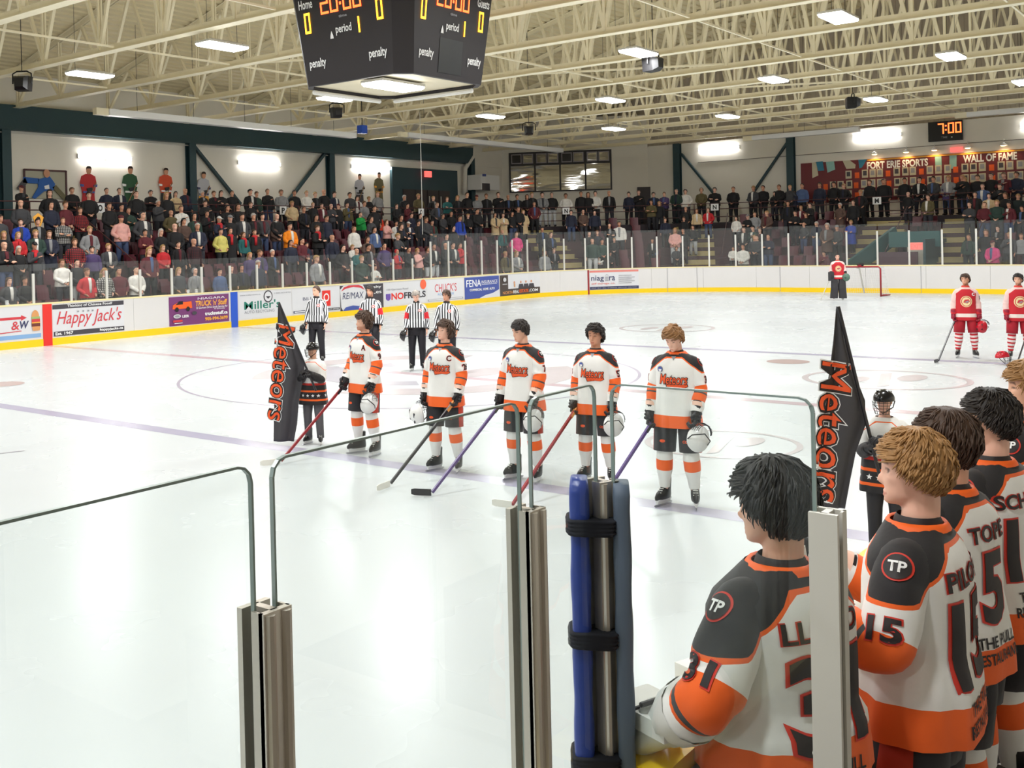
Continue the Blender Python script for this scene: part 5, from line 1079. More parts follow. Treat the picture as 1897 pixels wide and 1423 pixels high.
# ================================================================== the people on and beside the ice
SKIN = [srgb(226, 178, 152), srgb(216, 164, 136), srgb(232, 186, 164), srgb(205, 152, 124)]
def root_mtx(P, head_deg, s): return Matrix.Translation(P) @ Matrix.Rotation(R(head_deg-90), 4, 'Z') @ Matrix.Scale(s, 4)
def scale_for(P, ytop, full): 
    lo, hi = .5, 2.4
    for _ in range(40):
        m = (lo+hi)/2
        if proj(P+V((0, 0, m)))[1] > ytop: lo = m
        else: hi = m
    return lo/full
def spawn(spec, P, hd, s, lab, group, voxel, skin, name='person'):
    me = body_mesh(spec, voxel); o = link(name, me, None, P, lab, 'person', group, color=skin); o.rotation_euler = (0, 0, R(hd-90)); o.scale = (s, s, s); return o, root_mtx(P, hd, s)
def home_kit(o, spec, num='', letter='', seed=0, back=None, front=True, pants='pants_home', socks=True, gl=True, k=.88, wide=1.0, skates=True, hem=.755, patch=True, big=False):
    jm = jersey_mesh(spec, 'jersey_home', k, wide, hem, seed); j = link('jersey', jm, o); tr = bvh_of(jm); dz = spec.get('dz', 0)
    mtc = V((0, 0, 1.5+dz)); MB().loft([ell_rings(V((0, -.008+y, z+dz)), V((1, 0, 0)), V((0, 1, 0)), (a, b_), 20) for z, a, b_, y in ((1.494, .116, .102, .0), (1.508, .102, .096, .0), (1.520, .090, .088, 0), (1.514, .08, .08, 0))], 0, False).build('collar', 'collar_orange', j, True)
    MB().loft([ell_rings(V((0, -.012, z+dz)), V((1, 0, 0)), V((0, 1, 0)), (a, a*1.0), 18) for z, a in ((1.50, .078), (1.525, .070), (1.535, .064))], 0, False).build('neck_guard', 'ink_black', j, True)
    if front:
        F = ((-1, 0, 0), (0, 0, 1))
        sw = [(-.085, -.03), (-.06, -.09), (-.035, -.062), (.04, -.074), (.11, -.078), (.145, -.06), (.14, -.035), (.04, -.04)]
        decal(j, tr, [pshape(sw, 'ink_black', 'crest', 0), pshape([(x*.93+.004, y*.92-.003) for x, y in sw], 'logo_orange', 'crest', 1), tshape('Meteors', .29, .112, 'ink_black', 'crest_lettering', .25, .055, 0, .012, 2), tshape('Meteors', .278, .096, 'logo_orange', 'crest_lettering', .25, .012, 0, .012, 3)], (0, 0, 1.235+dz), *F)
        decal(j, tr, [dshape(.032, 'grey_print', 'league_badge', 0), dshape(.024, 'fena_blue', 'league_badge', 1), pshape([(-.018, -.0), (.018, 0), (0, -.04)], 'white', 'league_badge', 2)], (.135, 0, 1.345+dz), *F)
        decal(j, tr, [pshape([(-.025, .012), (.025, .012), (0, -.03)], 'grey_print', 'collar_tab', 0)], (0, 0, 1.465+dz), *F)
        if letter: decal(j, tr, [tshape(letter, .06, .075, 'ink_red', 'captain_letter', 0, .05, lay=0), tshape(letter, .052, .068, 'ink_black', 'captain_letter', 0, .02, lay=1)], (-.13, 0, 1.355+dz), *F)
    J = frame_of(spec)
    for sd, sx in (('l', -1), ('r', 1)):
        sh, el = J['sh'+sd], J['el'+sd]; ax = (sh-el).normalized(); c = sh.lerp(el, .64)+V((sx*.1, 0, 0)); Rv = V((0, sx, 0))
        if num: decal(j, tr, [tshape(num, .05*len(num)+.01, .085, 'ink_red', 'sleeve_number', 0, .05, lay=0), tshape(num, .05*len(num), .075, 'ink_black', 'sleeve_number', 0, .03, lay=1)], c, Rv, ax, back=.25)
        if patch:
            c2 = sh+V((sx*.1, 0, -.005)); decal(j, tr, [dshape(.047, 'ink_red', 'shoulder_patch', 0), dshape(.041, 'ink_black', 'shoulder_patch', 1), tshape('TP', .056, .036, 'white', 'shoulder_patch', 0, .03, lay=2)], c2, Rv, V((-sx*.55, 0, 1)), back=.25)
    if back:
        B = ((1, 0, 0), (0, 0, 1)); nmx, nbx = back; L = []
        L += [tshape(nmx, .065*len(nmx), .065, 'ink_red', 'name', 0, .05, 0, .13, 0), tshape(nmx, .063*len(nmx), .06, 'ink_black', 'name', 0, .02, 0, .13, 1)]
        L += [tshape(nbx, .15*len(nbx)+.02, .28, 'ink_red', 'number', 0, .05, 0, -.07, 0), tshape(nbx, .15*len(nbx), .265, 'ink_black', 'number', 0, .03, 0, -.07, 1)]
        L += [tshape('THE PULL', .24, .042, 'ink_black', 'sponsor_print', 0, .02, 0, -.265, 0), tshape('RESTAURANT', .28, .042, 'ink_black', 'sponsor_print', 0, .02, 0, -.325, 0)]
        decal(j, tr, L, (0, 0, 1.235+dz), *B)
    if pants:
        pm_ = link('pants', pants_mesh(spec, pants), o)
        ptr = bvh_of(pm_.data); h = J['hipl'].lerp(J['knl'], .72); decal(pm_, ptr, [tshape('CCM', .085, .03, 'logo_orange', 'pants_print', .2, .04)], h, (-1, 0, 0), (0, 0, 1)); h = J['hipr'].lerp(J['knr'], .72); decal(pm_, ptr, [dshape(.028, 'logo_orange', 'pants_print', 0, ry=.016)], h, (-1, 0, 0), (0, 0, 1))
    if socks:
        for sd in 'rl': link('sock', sock_mesh(spec, 'sock_home', sd), o)
    if skates: add_skates(o, spec)
    if gl:
        for sd, sx in (('r', 1), ('l', -1)):
            wr, el = J['wr'+sd], J['el'+sd]; d = spec.get('gd_'+sd, (wr-el).normalized()); glove(o, wr, d, spec.get('gp_'+sd, (-sx, .35, 0)), spec.get('gt_'+sd, (sx*.2, 1, 0)))
    return j
ARM_DOWN = {'arm_r': ((.285, -.015, 1.14), (.30, .07, .90)), 'arm_l': ((-.285, -.015, 1.14), (-.30, .07, .90))}
DZ = .07
# px: feet centre, head top; heading; arms; head yaw/pitch; hair
LINE = [
 dict(feet=(679, 842), top=577, hd=172, letter='A', num='9', hyaw=-.45, hpitch=.02, hair=('mid', 'hair_brown', 3, 260, .024), beard=(.72, .62, .58), arm_r=((.285, .0, 1.15), (.27, .14, .93)), arm_l=((-.29, -.02, 1.14), (-.28, .08, .90)), skin=0,
      stick=('r', (519, 861), (484, 867), 'stick_red', 'tape_white', 'black stick with a red shaft held by the player lettered A'), hel='l', lab='bearded home player lettered A in white and orange jersey, looking aside'),
 dict(feet=(828, 873), top=593, hd=188, letter='C', num='26', hyaw=-.3, hpitch=.16, hair=('mid', 'hair_brown', 5, 380, .022), arm_r=((.30, -.03, 1.14), (.31, .05, .90)), arm_l=((-.30, .0, 1.15), (-.29, .10, .92)), skin=2,
      stick=('l', (722, 903), (702, 914), 'stick_black', 'tape_white', 'black stick with an orange grip held by the captain'), hel='r', lab='long-haired home captain lettered C in white and orange jersey'),
 dict(feet=(974, 890), top=594, hd=180, letter='', num='7', hyaw=-.3, hpitch=-.22, hair=('short', 'hair_dark', 7, 380, .010), arm_r=((.31, .0, 1.16), (.33, .08, .92)), arm_l=((-.30, .02, 1.16), (-.27, .12, .93)), skin=0,
      stick=('r', (799, 920), (762, 921), 'stick_purple', 'stick_black', 'purple stick with a black blade held by the crew-cut player'), hel='l', lab='home player with cropped dark hair looking down at the ice'),
 dict(feet=(1108, 893), top=608, hd=190, letter='', num='57', hyaw=-.05, hpitch=.02, hair=('short', 'hair_dark', 11, 420, .028), arm_r=((.29, -.01, 1.14), (.30, .08, .90)), arm_l=((-.29, .0, 1.14), (-.28, .10, .91)), skin=3,
      stick=('r', (948, 943), (911, 941), 'stick_red', 'tape_white', 'stick with an orange grip and dark red shaft held by the curly-haired player'), hel='l', lab='curly-haired home player in the line behind the padded post'),
 dict(feet=(1259, 938), top=606, hd=190, letter='', num='3', hyaw=-.15, hpitch=-.50, hair=('short', 'hair_fair', 13, 260, .02), arm_r=((.29, -.01, 1.14), (.31, .07, .90)), arm_l=((-.29, .0, 1.14), (-.27, .12, .92)), skin=2,
      stick=('r', (1092, 968), (1056, 974), 'stick_purple', 'stick_black', 'purple stick with its blade reaching behind the padded post'), hel='l', lab='fair-haired home player number 3 with head bowed'),
]
for i, q_ in enumerate(LINE):
    spec = dict(q_); spec.update(dz=DZ, gloved=True, toe=.30, foot_r=(.15, .02), foot_l=(-.15, -.02)); spec['hoff'] = (0, .02 if q_['hpitch'] < -.1 else 0, -.01 if q_['hpitch'] < -.3 else 0)
    P = onZ(*q_['feet'], 0); full = 1.80+DZ+.015-(.05 if q_['hpitch'] < -.4 else .02 if q_['hpitch'] < -.1 else 0); s = max(.90, min(1.06, scale_for(P, q_['top'], full)))
    o, mt = spawn(spec, P, q_['hd'], s, q_['lab'], 'home players lined up on the blue line', .0095, SKIN[q_['skin']])
    home_kit(o, spec, q_['num'], q_['letter'], i+1); add_hair(o, spec, *q_['hair'])
    J = frame_of(spec); sd, heel, toe, ms, mbl, lab = q_['stick']; sx = 1 if sd == 'r' else -1; wl = J['wr'+sd]; dl = (wl-J['el'+sd]).normalized(); hw = mt @ (wl+dl*.105+V((-sx*.028, .012, 0))); H_w = onZ(*heel, 0); T_w = onZ(*toe, 0); ax = (hw-H_w).normalized()
    stick(hw+ax*.09, H_w, T_w-H_w, lab, ms, mbl, 'stick_wood' if 'orange grip' in lab else None, (T_w-H_w).length)
    sd2 = q_['hel']; sx = 1 if sd2 == 'r' else -1; wl = J['wr'+sd2]; dl = (wl-J['el'+sd2]).normalized(); hp = mt @ (wl+dl*.13+V((sx*.05, .04, -.13)))
    helmet(hp, (R(100), R(20*sx), R(q_['hd']+60*sx)), 'helmet_white', ('white helmet hanging from the gloved hand of the %s' % ('player lettered A', 'captain', 'crew-cut player', 'curly-haired player', 'fair-haired player')[i]), True)

# ------------------------------------------------------------------ flag bearers (children in full gear)
def flag(name_lab, base, top, outline, seed, txt_m='logo_orange'):
    """base/top: pole ends in space; outline: rows of (left, right) offsets in metres across the view and drop below the pole top"""
    base, top = V(base), V(top); mid = (base+top)/2; t = thing('team_flag', name_lab, 'flag', base); rx = V((CR.x, CR.y, 0)).normalized(); fw = V((CF.x, CF.y, 0)).normalized()
    MB().tube([base*1-base+(base-top)*.25, top-base], .014, 8).build('flag_pole', 'stick_black', t)
    mb = MB(); n = 26; rows = []; rnd = random.Random(seed); ph = rnd.uniform(0, 6)
    for k in range(len(outline)-1):
        (l0, r0, d0), (l1, r1, d1) = outline[k], outline[k+1]
        for q2 in range(6):
            f_ = q2/6; rows.append((l0+(l1-l0)*f_, r0+(r1-r0)*f_, d0+(d1-d0)*f_))
    rows.append(outline[-1]); vs_ = []
    for l, r, d in rows:
        for j in range(n):
            f_ = j/(n-1); wv = math.sin(f_*9+ph+d*1.1)*.026+math.sin(f_*17+ph*2+d*1.5)*.005; vs_.append(top-base+rx*(l+(r-l)*f_)+V((0, 0, -d))+fw*(wv*min(1, d*2)+.02))
    fs_ = [(i*n+j, i*n+j+1, (i+1)*n+j+1, (i+1)*n+j) for i in range(len(rows)-1) for j in range(n-1)]
    fl_ = MB().add(vs_, fs_); me = fl_.mesh('flag_cloth', mat('flag_black', srgb(62, 60, 64), .7, noise_=.12, scale=7), True); c = link('flag_cloth', me, t); sd = c.modifiers.new('s', 'SOLIDIFY'); sd.thickness = .004
    return t, me, c, rx, fw, rows
kid_pose = dict(arm_r=((.27, .10, 1.12), (.12, .30, 1.22)), arm_l=((-.27, .12, 1.14), (-.05, .31, 1.26)))
def kid(P, hd, s, lab, hyaw, skin, mp='pants_grey'):
    spec = dict(kid_pose); spec.update(dz=DZ, gloved=True, hyaw=hyaw, toe=.3, foot_r=(.12, 0), foot_l=(-.12, .02)); o, mt = spawn(spec, P, hd, s, lab, 'young flag bearers on the ice', .012, skin); jm = jersey_mesh(spec, 'jersey_kid', .95, 1.02, .68, 5); j = link('jersey', jm, o); tr = bvh_of(jm)
    star = lambda cx, cy, r: [(cx+(r if k % 2 == 0 else r*.42)*math.sin(PI*k/5), cy+(r if k % 2 == 0 else r*.42)*math.cos(PI*k/5)) for k in range(10)]
    for side in (((-1, 0, 0), (0, 0, 1)), ((1, 0, 0), (0, 0, 1)), ((0, -1, 0), (0, 0, 1)), ((0, 1, 0), (0, 0, 1))):
        decal(j, tr, [pshape(star(x, 0, .034), 'white', 'star', 0) for x in ((-.15, -.05, .05, .15) if side[0][0] else (-.06, .06))], (0, 0, .68+.173+DZ), *side)
    link('pants', pants_mesh(spec, mp, 1.05, slim=True), o); add_skates(o, spec); J = frame_of(spec)
    for sd, sx in (('r', 1), ('l', -1)): wr, el = J['wr'+sd], J['el'+sd]; glove(o, wr, (wr-el).normalized(), (-sx*.3, .2, -.6), (0, .3, 1), ('glove_black', 'glove_black'), 1.15)
    hb = Matrix(head_mtx(spec)); 
    for me in HELM['helmet_black']: link('helmet' if me.name.startswith('shell') else me.name.split('.')[0], me, o, mtx=hb @ Matrix.Translation((0, -.002, .130)) @ Matrix.Scale(1.06, 4))
    return o, mt, spec
P = onZ(583, 823, 0); s = scale_for(P, 633, 1.80+DZ+.03); o, mt, spec = kid(P, 205, s, 'child in black helmet and star-trimmed jersey holding a flag by the referees', -.5, SKIN[0])
D1 = proj(P)[2]-.15; hw = mt @ (frame_of(spec)['wrl']+V((0, .05, .03))); tp = atD(517, 561, D1-.05)
sc = FPX/D1
ol = [(x0-517, x1-517, y-561) for x0, x1, y in ((515, 519, 561), (513, 533, 600), (511, 548, 636), (507, 562, 672), (505, 556, 712), (503, 549, 745), (501, 545, 785), (500, 538, 818))]
t, fm, fc, rx, fw, rows = flag('tall dark flag with orange lettering held by the child near the referees', hw, tp, [(a/sc, b_/sc, d/sc) for a, b_, d in ol], 2)
ftr = bvh_of(fm)
Cc = atD(521, 690, D1)-hw
def flag_text(t, ftr, s_, C, w_, h, ang_, cy=0):
    U_ = V((0, 0, 1)); rr = rx*math.cos(ang_)+U_*math.sin(ang_); uu = U_*math.cos(ang_)-rx*math.sin(ang_)
    decal(t, ftr, [tshape(s_, w_*1.03, h*1.14, 'white', 'flag_lettering', .1, .07, 0, cy, 0, .05), tshape(s_, w_*1.01, h*1.07, 'ink_black', 'flag_lettering', .1, .045, 0, cy, 1, .05), tshape(s_, w_, h, 'logo_orange', 'flag_lettering', .1, .0, 0, cy, 2, .05)], C, rr, uu, lift=.008, step=.006)
flag_text(t, ftr, 'Meteors', Cc, 1.25, .24, R(-97))
P = onZ(1637, 1035, 0); d8 = 8.5; P = atD(1637, 720, d8); P.z = 0; s = scale_for(P, 719, 1.80+DZ+.03); o, mt, spec = kid(P, 190, s, 'child in caged black helmet holding a flag beyond the bench', -.2, SKIN[2], 'pants_black')
hw = mt @ (frame_of(spec)['wrr']+V((0, .05, .03))); D1 = d8-.2; sc = FPX/D1; tp = atD(1553, 568, D1)
ol = [(x0-1553, x1-1553, y-568) for x0, x1, y in ((1551, 1555, 568), (1543, 1566, 630), (1533, 1584, 690), (1523, 1604, 745), (1516, 1604, 790), (1511, 1584, 840), (1507, 1572, 890), (1505, 1560, 945))]
t, fm, fc, rx, fw, rows = flag('tall dark flag with orange lettering held by the child beyond the bench', hw, tp, [(a/sc, b_/sc, d/sc) for a, b_, d in ol], 6)
flag_text(t, bvh_of(fm), 'Meteors', atD(1541, 800, D1)-hw, 1.1, .24, R(-95))

# ------------------------------------------------------------------ referees
REF = [dict(px=588, top=530, hd=205, hyaw=-.5, hpitch=.0, band=False, hair=('fade', 'hair_brown', 21, 120, .008), lab='bald-shaven linesman in striped shirt carrying a dark helmet', hel='r'),
       dict(px=688, top=530, hd=210, hyaw=-.2, hpitch=0, band=True, hair=('short', 'hair_dark', 22, 200, .010), beard=(.7, .6, .55), lab='bearded referee with red armbands standing upright', hel=None),
       dict(px=773, top=541, hd=215, hyaw=-.1, hpitch=-.45, band=True, hair=('short', 'hair_grey', 23, 120, .012), lab='grey-haired referee with red armbands and bowed head', hel='r'),
       dict(px=829, top=538, hd=205, hyaw=-.4, hpitch=0, band=False, hair=('short', 'hair_brown', 24, 260, .013), lab='young linesman in striped shirt looking aside', hel='r')]
for i, q_ in enumerate(REF):
    P = onX(q_['px'], 640, .45+.0*i); P.z = 0; spec = dict(q_); spec.update(dz=DZ, toe=.25, curl=.7, foot_r=(.13, 0), foot_l=(-.13, .03), arm_r=((.285, -.02, 1.15), (.29, .09, .91)), arm_l=((-.285, -.02, 1.15), (-.29, .07, .90)))
    s = max(.88, min(1.06, scale_for(P, q_['top'], 1.80+DZ-(.04 if q_['hpitch'] < -.2 else 0)))); o, mt = spawn(spec, P, q_['hd'], s, q_['lab'], 'officials in striped shirts at centre ice', .011, SKIN[i % 4])
    jm = jersey_mesh(spec, 'jersey_ref_band' if q_['band'] else 'jersey_ref', .80, 1.0, .93, 30+i, fold=.6); j = link('striped_shirt', jm, o); decal(j, bvh_of(jm), [dshape(.045, 'white', 'badge', 0), dshape(.036, 'ink_red', 'badge', 1), dshape(.02, 'white', 'badge', 2)], (-.09, 0, 1.34+DZ), (-1, 0, 0), (0, 0, 1))
    MB().loft([ell_rings(V((0, -.01, z+DZ)), V((1, 0, 0)), V((0, 1, 0)), (a, a), 16) for z, a in ((1.48, .085), (1.53, .074), (1.555, .071))], 0, False).build('collar', 'ink_black', j, True)
    link('trousers', pants_mesh(spec, 'pants_ref', .98, slim=True), o); add_skates(o, spec); add_hair(o, spec, *q_['hair'])
    if q_['hel']:
        wl = frame_of(spec)['wr'+q_['hel']]; hp = mt @ (wl+V((.03, .06, -.14))); helmet(hp, (R(70), 0, R(q_['hd'])), 'helmet_black', 'dark helmet held low by the %s' % ('shaven linesman', '', 'grey-haired referee', 'young linesman')[i], False)

# ------------------------------------------------------------------ visiting players in red
def red_kit(o, spec, num, seed, goalie=False):
    jm = jersey_mesh(spec, 'jersey_red', 1.0 if goalie else .88, 1.08 if goalie else 1.0, .78, seed); j = link('jersey', jm, o); tr = bvh_of(jm); F = ((-1, 0, 0), (0, 0, 1))
    decal(j, tr, [dshape(.115, 'cap_cream', 'crest', 0, ry=.125), dshape(.10, 'print_red', 'crest', 1, ry=.11), dshape(.085, 'cap_cream', 'crest', 2, ry=.095), pshape([(-.06, -.02), (-.03, .04), (.05, .05), (.07, .0), (.02, -.045)], 'print_red', 'crest', 3), pshape([(-.03, -.01), (.04, .02), (.05, -.01), (0, -.03)], 'grey_print', 'crest', 4)], (0, 0, 1.20+spec['dz']), *F)
    if num: decal(j, tr, [tshape('C', .06, .07, 'white', 'captain_letter', 0, .04)], (-.14, 0, 1.36+spec['dz']), *F)
    J = frame_of(spec); sh, el = J['shl'], J['ell']
    if num: decal(j, tr, [tshape(num, .10, .08, 'print_dark', 'sleeve_number', 0, .03)], sh.lerp(el, .5)+V((-.1, 0, 0)), (0, -1, 0), sh-el, back=.25)
    MB().loft([ell_rings(V((0, -.01, z+spec['dz'])), V((1, 0, 0)), V((0, 1, 0)), (a, a), 16) for z, a in ((1.49, .10), (1.53, .08), (1.55, .074))], 0, False).build('collar', 'ink_red', j, True)
    link('pants', pants_mesh(spec, 'pants_black' if goalie else 'pants_red'), o)
    if not goalie:
        for sd in 'rl': link('sock', sock_mesh(spec, 'sock_red', sd), o)
    add_skates(o, spec)
    for sd, sx in (('r', 1), ('l', -1)): wr, el = J['wr'+sd], J['el'+sd]; glove(o, wr, (wr-el).normalized(), (-sx, .35, 0), (sx*.2, 1, 0), ('glove_black', 'glove_black') if goalie else ('glove_red', 'glove_red'), 1.2 if goalie else 1)
P = onZ(1791, 663, 0); spec = dict(dz=DZ, gloved=True, hyaw=-.35, toe=.3, foot_r=(.17, 0), foot_l=(-.17, 0), beard=(.75, .62, .56), **ARM_DOWN); s = scale_for(P, 507, 1.885); o, mt = spawn(spec, P, 196, s, 'visiting player in red with striped socks holding stick and helmet', 'visiting players in red', .012, SKIN[1]); red_kit(o, spec, '13', 41); add_hair(o, spec, 'short', 'hair_brown', 41, 160, .018)
J = frame_of(spec); hw = mt @ (J['wrr']+V((-.02, .03, -.10))); hl = onZ(1738, 672, 0); stick(hw+(hw-hl).normalized()*.06, hl, onZ(1730, 676, 0)-hl, 'thin black stick held out by the visiting player in red', 'stick_black', 'stick_black', None, .25)
helmet(mt @ (J['wrl']+V((-.06, .08, -.26))), (R(80), 0, R(250)), 'helmet_red', 'red helmet hanging from the visiting player\'s hand', True)
P = onZ(1889, 666, 0); spec = dict(spec); o, mt = spawn(spec, P, 200, s*1.0, 'visiting player in red beside the helmet on the ice', 'visiting players in red', .014, SKIN[0]); red_kit(o, spec, '', 42); add_hair(o, spec, 'short', 'hair_dark', 42, 120, .018); J = frame_of(spec)
hw = mt @ (J['wrl']+V((.02, .03, -.10))); hl = onZ(1880, 690, 0); stick(hw, hl, onZ(1872, 694, 0)-hl, 'black stick held by the visiting player beside the helmet', 'stick_black', 'stick_black', None, .25)
P = onZ(1857, 676, 0); helmet(P+V((0, 0, .158)), (0, 0, R(215)), 'helmet_red', 'red caged helmet standing on the ice', True)
# goaltender in red
P = onZ(1553, 556, 0); spec = dict(dz=DZ+.02, gloved=True, hyaw=.0, toe=.1, foot_r=(.17, 0), foot_l=(-.17, 0), arm_r=((.30, .0, 1.16), (.33, .12, .95)), arm_l=((-.30, .0, 1.16), (-.33, .12, .95))); s = scale_for(P, 470, 1.90); o, mt = spawn(spec, P, 205, s, 'visiting goaltender in red jersey and dark leg pads before the goal', 'visiting players in red', .016, SKIN[2]); red_kit(o, spec, '', 43, True); add_hair(o, spec, 'fade', 'hair_dark', 43, 40, .01); J = frame_of(spec)
mat('pad_dark', srgb(52, 50, 54), .6); mat('pad_green', srgb(90, 120, 104), .6)
for sd, sx in (('r', 1), ('l', -1)):
    k, a = J['kn'+sd], J['an'+sd]; MB().loft([[V((c.x-w_/2, c.y+.02, z)), V((c.x+w_/2, c.y+.02, z)), V((c.x+w_/2, c.y+.13, z)), V((c.x+w_/2-.03, c.y+.17, z)), V((c.x-w_/2+.03, c.y+.17, z)), V((c.x-w_/2, c.y+.13, z))] for z, w_, c in ((.08, .28, a), (.12, .29, a), (.5, .28, k), (.78, .26, k), (.86, .22, k))]).build('leg_pad', 'pad_dark', o)
wr = J['wrr']; MB().box(wr+V((.02, .10, -.06)), (.22, .06, .36)).build('blocker', 'pad_dark', o); wr = J['wrl']; MB().loft([ell_rings(wr+V((-.02, .03+y, -.1)), V((1, 0, 0)), V((0, 0, 1)), (r, r*1.1), 14) for y, r in ((0, .10), (.05, .15), (.11, .13))]).build('catching_glove', 'pad_green', o, True)
hw = mt @ (J['wrr']+V((0, .06, -.08))); hl = onZ(1521, 556, 0); stick(hw+V((0, 0, .1)), hl, onZ(1512, 560, 0)-hl, 'white goaltender stick resting on the ice in front of the goal', 'tape_white', 'tape_white', 'tape_white', .34)
# ------------------------------------------------------------------ home players standing in the bench, seen from behind
def bench(px, top, dep, hd, lab, hair, back, skin, arm_l, arm_r, num='', hyaw=.3, hpitch=0, k=.92, wide=1.0, seed=60, voxel=.0075, gl=True, front=False, pants='pants_home', floorz=.10, hem=.78, beard=None):
    T = atD(px, top, dep); P = V((T.x, T.y, floorz)); spec = dict(dz=DZ, gloved=True, hyaw=hyaw, hpitch=hpitch, arm_l=arm_l, arm_r=arm_r, toe=.2, beard=beard, foot_r=(.14, 0), foot_l=(-.14, 0)); s = (T.z-floorz)/(1.80+DZ+hair[4]*.8)
    o, mt = spawn(spec, P, hd, s, lab, 'home players standing in the bench', voxel, SKIN[skin]); home_kit(o, spec, num, '', seed, back, front, pants, True, gl, k, wide, True, hem); add_hair(o, spec, *hair); return o, mt, spec
UP_L = ((-.37, .02, 1.15), (-.24, .32, 1.27)); DN_R = ((.29, .02, 1.16), (.24, .22, 1.02))
o, mt, sp1 = bench(1690, 795, 3.45, 90, 'fair-haired home player on the bench clutching an upright stick', ('short', 'hair_sandy', 61, 1500, .015), ('PILON', '15'), 2, UP_L, ((.28, .12, 1.18), (.14, .35, 1.30)), '15', .25, -.04, seed=61, hem=.86)
J = frame_of(sp1); hw = mt @ (J['wrl']+V((.04, .09, .03))); bt = V((hw.x+.02, hw.y-.14, .11)); stick(hw+V((0, 0, .22)), bt, (1, .2, 0), 'upright black stick gripped by the fair-haired bench player', 'stick_black', 'stick_black', None, .28)
tk = bench(1750, 757, 4.0, 76, 'brown-haired home player number 5 on the bench', ('mid', 'hair_brown', 62, 1500, .017), ('TOPE', '5'), 1, ((-.29, .02, 1.16), (-.24, .22, 1.02)), DN_R, '5', .35, -.05, seed=62, hem=.82)
bench(1830, 722, 4.5, 74, 'dark-haired home player on the bench looking across the ice', ('short', 'hair_dark', 63, 1400, .017), ('SCHOTT', '10'), 2, ((-.29, .02, 1.16), (-.24, .22, 1.02)), DN_R, '10', .6, -.02, seed=63)
bench(1905, 668, 5.3, 76, 'curly fair-haired home player at the far end of the bench', ('mid', 'hair_sandy', 64, 800, .022), ('KANE', '22'), 0, ((-.29, .02, 1.16), (-.24, .22, 1.02)), DN_R, '22', .6, -.02, seed=64, voxel=.009)
# goaltender leaning on the rail behind the glass
o, mt, spg = bench(1436, 848, 3.08, 70, 'dark-haired home goaltender leaning on the yellow rail behind the glass', ('mid', 'hair_black', 65, 1500, .020), ('LLOYD', '31'), 0, ((-.42, -.05, 1.20), (-.41, .13, 1.06)), ((.30, .08, 1.18), (.16, .28, 1.02)), '31', .35, -.12, .95, 1.02, 65, gl=False, hem=.92)
J = frame_of(spg); mat('goalie_white', srgb(226, 226, 222), .5)
for sd, sx in (('l', -1), ('r', 1)):
    wr, el = J['wr'+sd], J['el'+sd]; d = (wr-el).normalized(); g = glove(o, wr, d, (-sx*.2, .1, -1), (-sx, .2, .2), ('goalie_white', 'goalie_white'), 1.35)
    MB().box(wr+d*.06+V((0, 0, .05)), (.17, .24, .05)).build('blocker_board', 'goalie_white', g); [MB().tube([wr+d*(.02+.05*q2)+V((-.085, 0, .08)), wr+d*(.02+.05*q2)+V((.085, 0, .08))], .008, 6).build('blocker_trim', 'ink_black', g) for q2 in range(3)]
# spare sticks leaning in the bench corner
stick(V((XP+.9, YN-.25, 1.55)), V((XP+1.0, YN-.45, .11)), (1, 0, 0), 'black stick with white lettering leaning against the bench boards', 'stick_black', 'stick_black', 'tape_white', .28)

# ================================================================== spectators
objcol('cloth'); objcol('plaid', .85, 5.5); objcol('hairmat', .6)
POSE = {'clasp': (((.26, .02, 1.14), (.07, .22, .97)), ((-.26, .02, 1.14), (-.07, .22, .97))), 'side': (((.26, -.02, 1.14), (.27, .06, .88)), ((-.26, -.02, 1.14), (-.27, .06, .88))), 'pocket': (((.30, -.06, 1.15), (.20, .12, .98)), ((-.30, -.06, 1.15), (-.20, .12, .98))), 'cross': (((.25, .08, 1.14), (-.06, .22, 1.16)), ((-.25, .08, 1.14), (.06, .23, 1.20))), 'heart': (((.26, .10, 1.15), (-.06, .20, 1.30)), ((-.26, -.02, 1.14), (-.27, .06, .88)))}
SPM = {}
for pn, (ar, al) in POSE.items():
    spec = dict(arm_r=ar, arm_l=al, toe=.2, curl=.7); bm_ = body_mesh(spec, .021); tm = jersey_mesh(spec, 'cloth', .82, 1.0, .86, 3, 18, .8, name='jacket'); tm.materials.clear(); tm.materials.append(M['cloth'])
    tp_ = tm.copy(); tp_.materials.clear(); tp_.materials.append(M['plaid']); lg = pants_mesh(spec, 'cloth', .92, slim=True, name='trousers'); J = frame_of(spec); sh = MB()
    lc = jersey_mesh(spec, 'cloth', .84, 1.0, .50, 3, 18, .8, name='coat')
    for sd, sx in (('r', 1), ('l', -1)): a = J['an'+sd]; sh.loft([ell_rings(V((a.x+sx*.18*u, a.y+u, .045+h*.2)), V((1, 0, 0)), V((0, 0, 1)), (w_, h), 8) for u, w_, h in ((-.08, .03, .03), (-.03, .042, .06), (.06, .046, .045), (.14, .045, .035), (.19, .03, .02))])
    SPM[pn] = (bm_, tm, tp_, lg, sh.mesh('shoes', 'boot_black', True), lc)
HM = {k: hair_mb(st, 70+i, lk, th, (14, 7)).mesh('hair', 'hairmat', True) for i, (k, st, lk, th) in enumerate((('short', 'short', 16, .012), ('fade', 'fade', 0, .006), ('long', 'long', 20, .016)))}
hm_ = MB(); rr = []
for i in range(7): phi = R(5+87*i/6); rr.append([SKC+V((.092*math.sin(phi)*math.sin(a), .112*math.sin(phi)*math.cos(a), .118*math.cos(phi)+.012)) for a in [2*PI*j/16 for j in range(16)]])
hm_.loft(rr); HM['toque'] = hm_.mesh('knit_hat', 'hairmat', True)
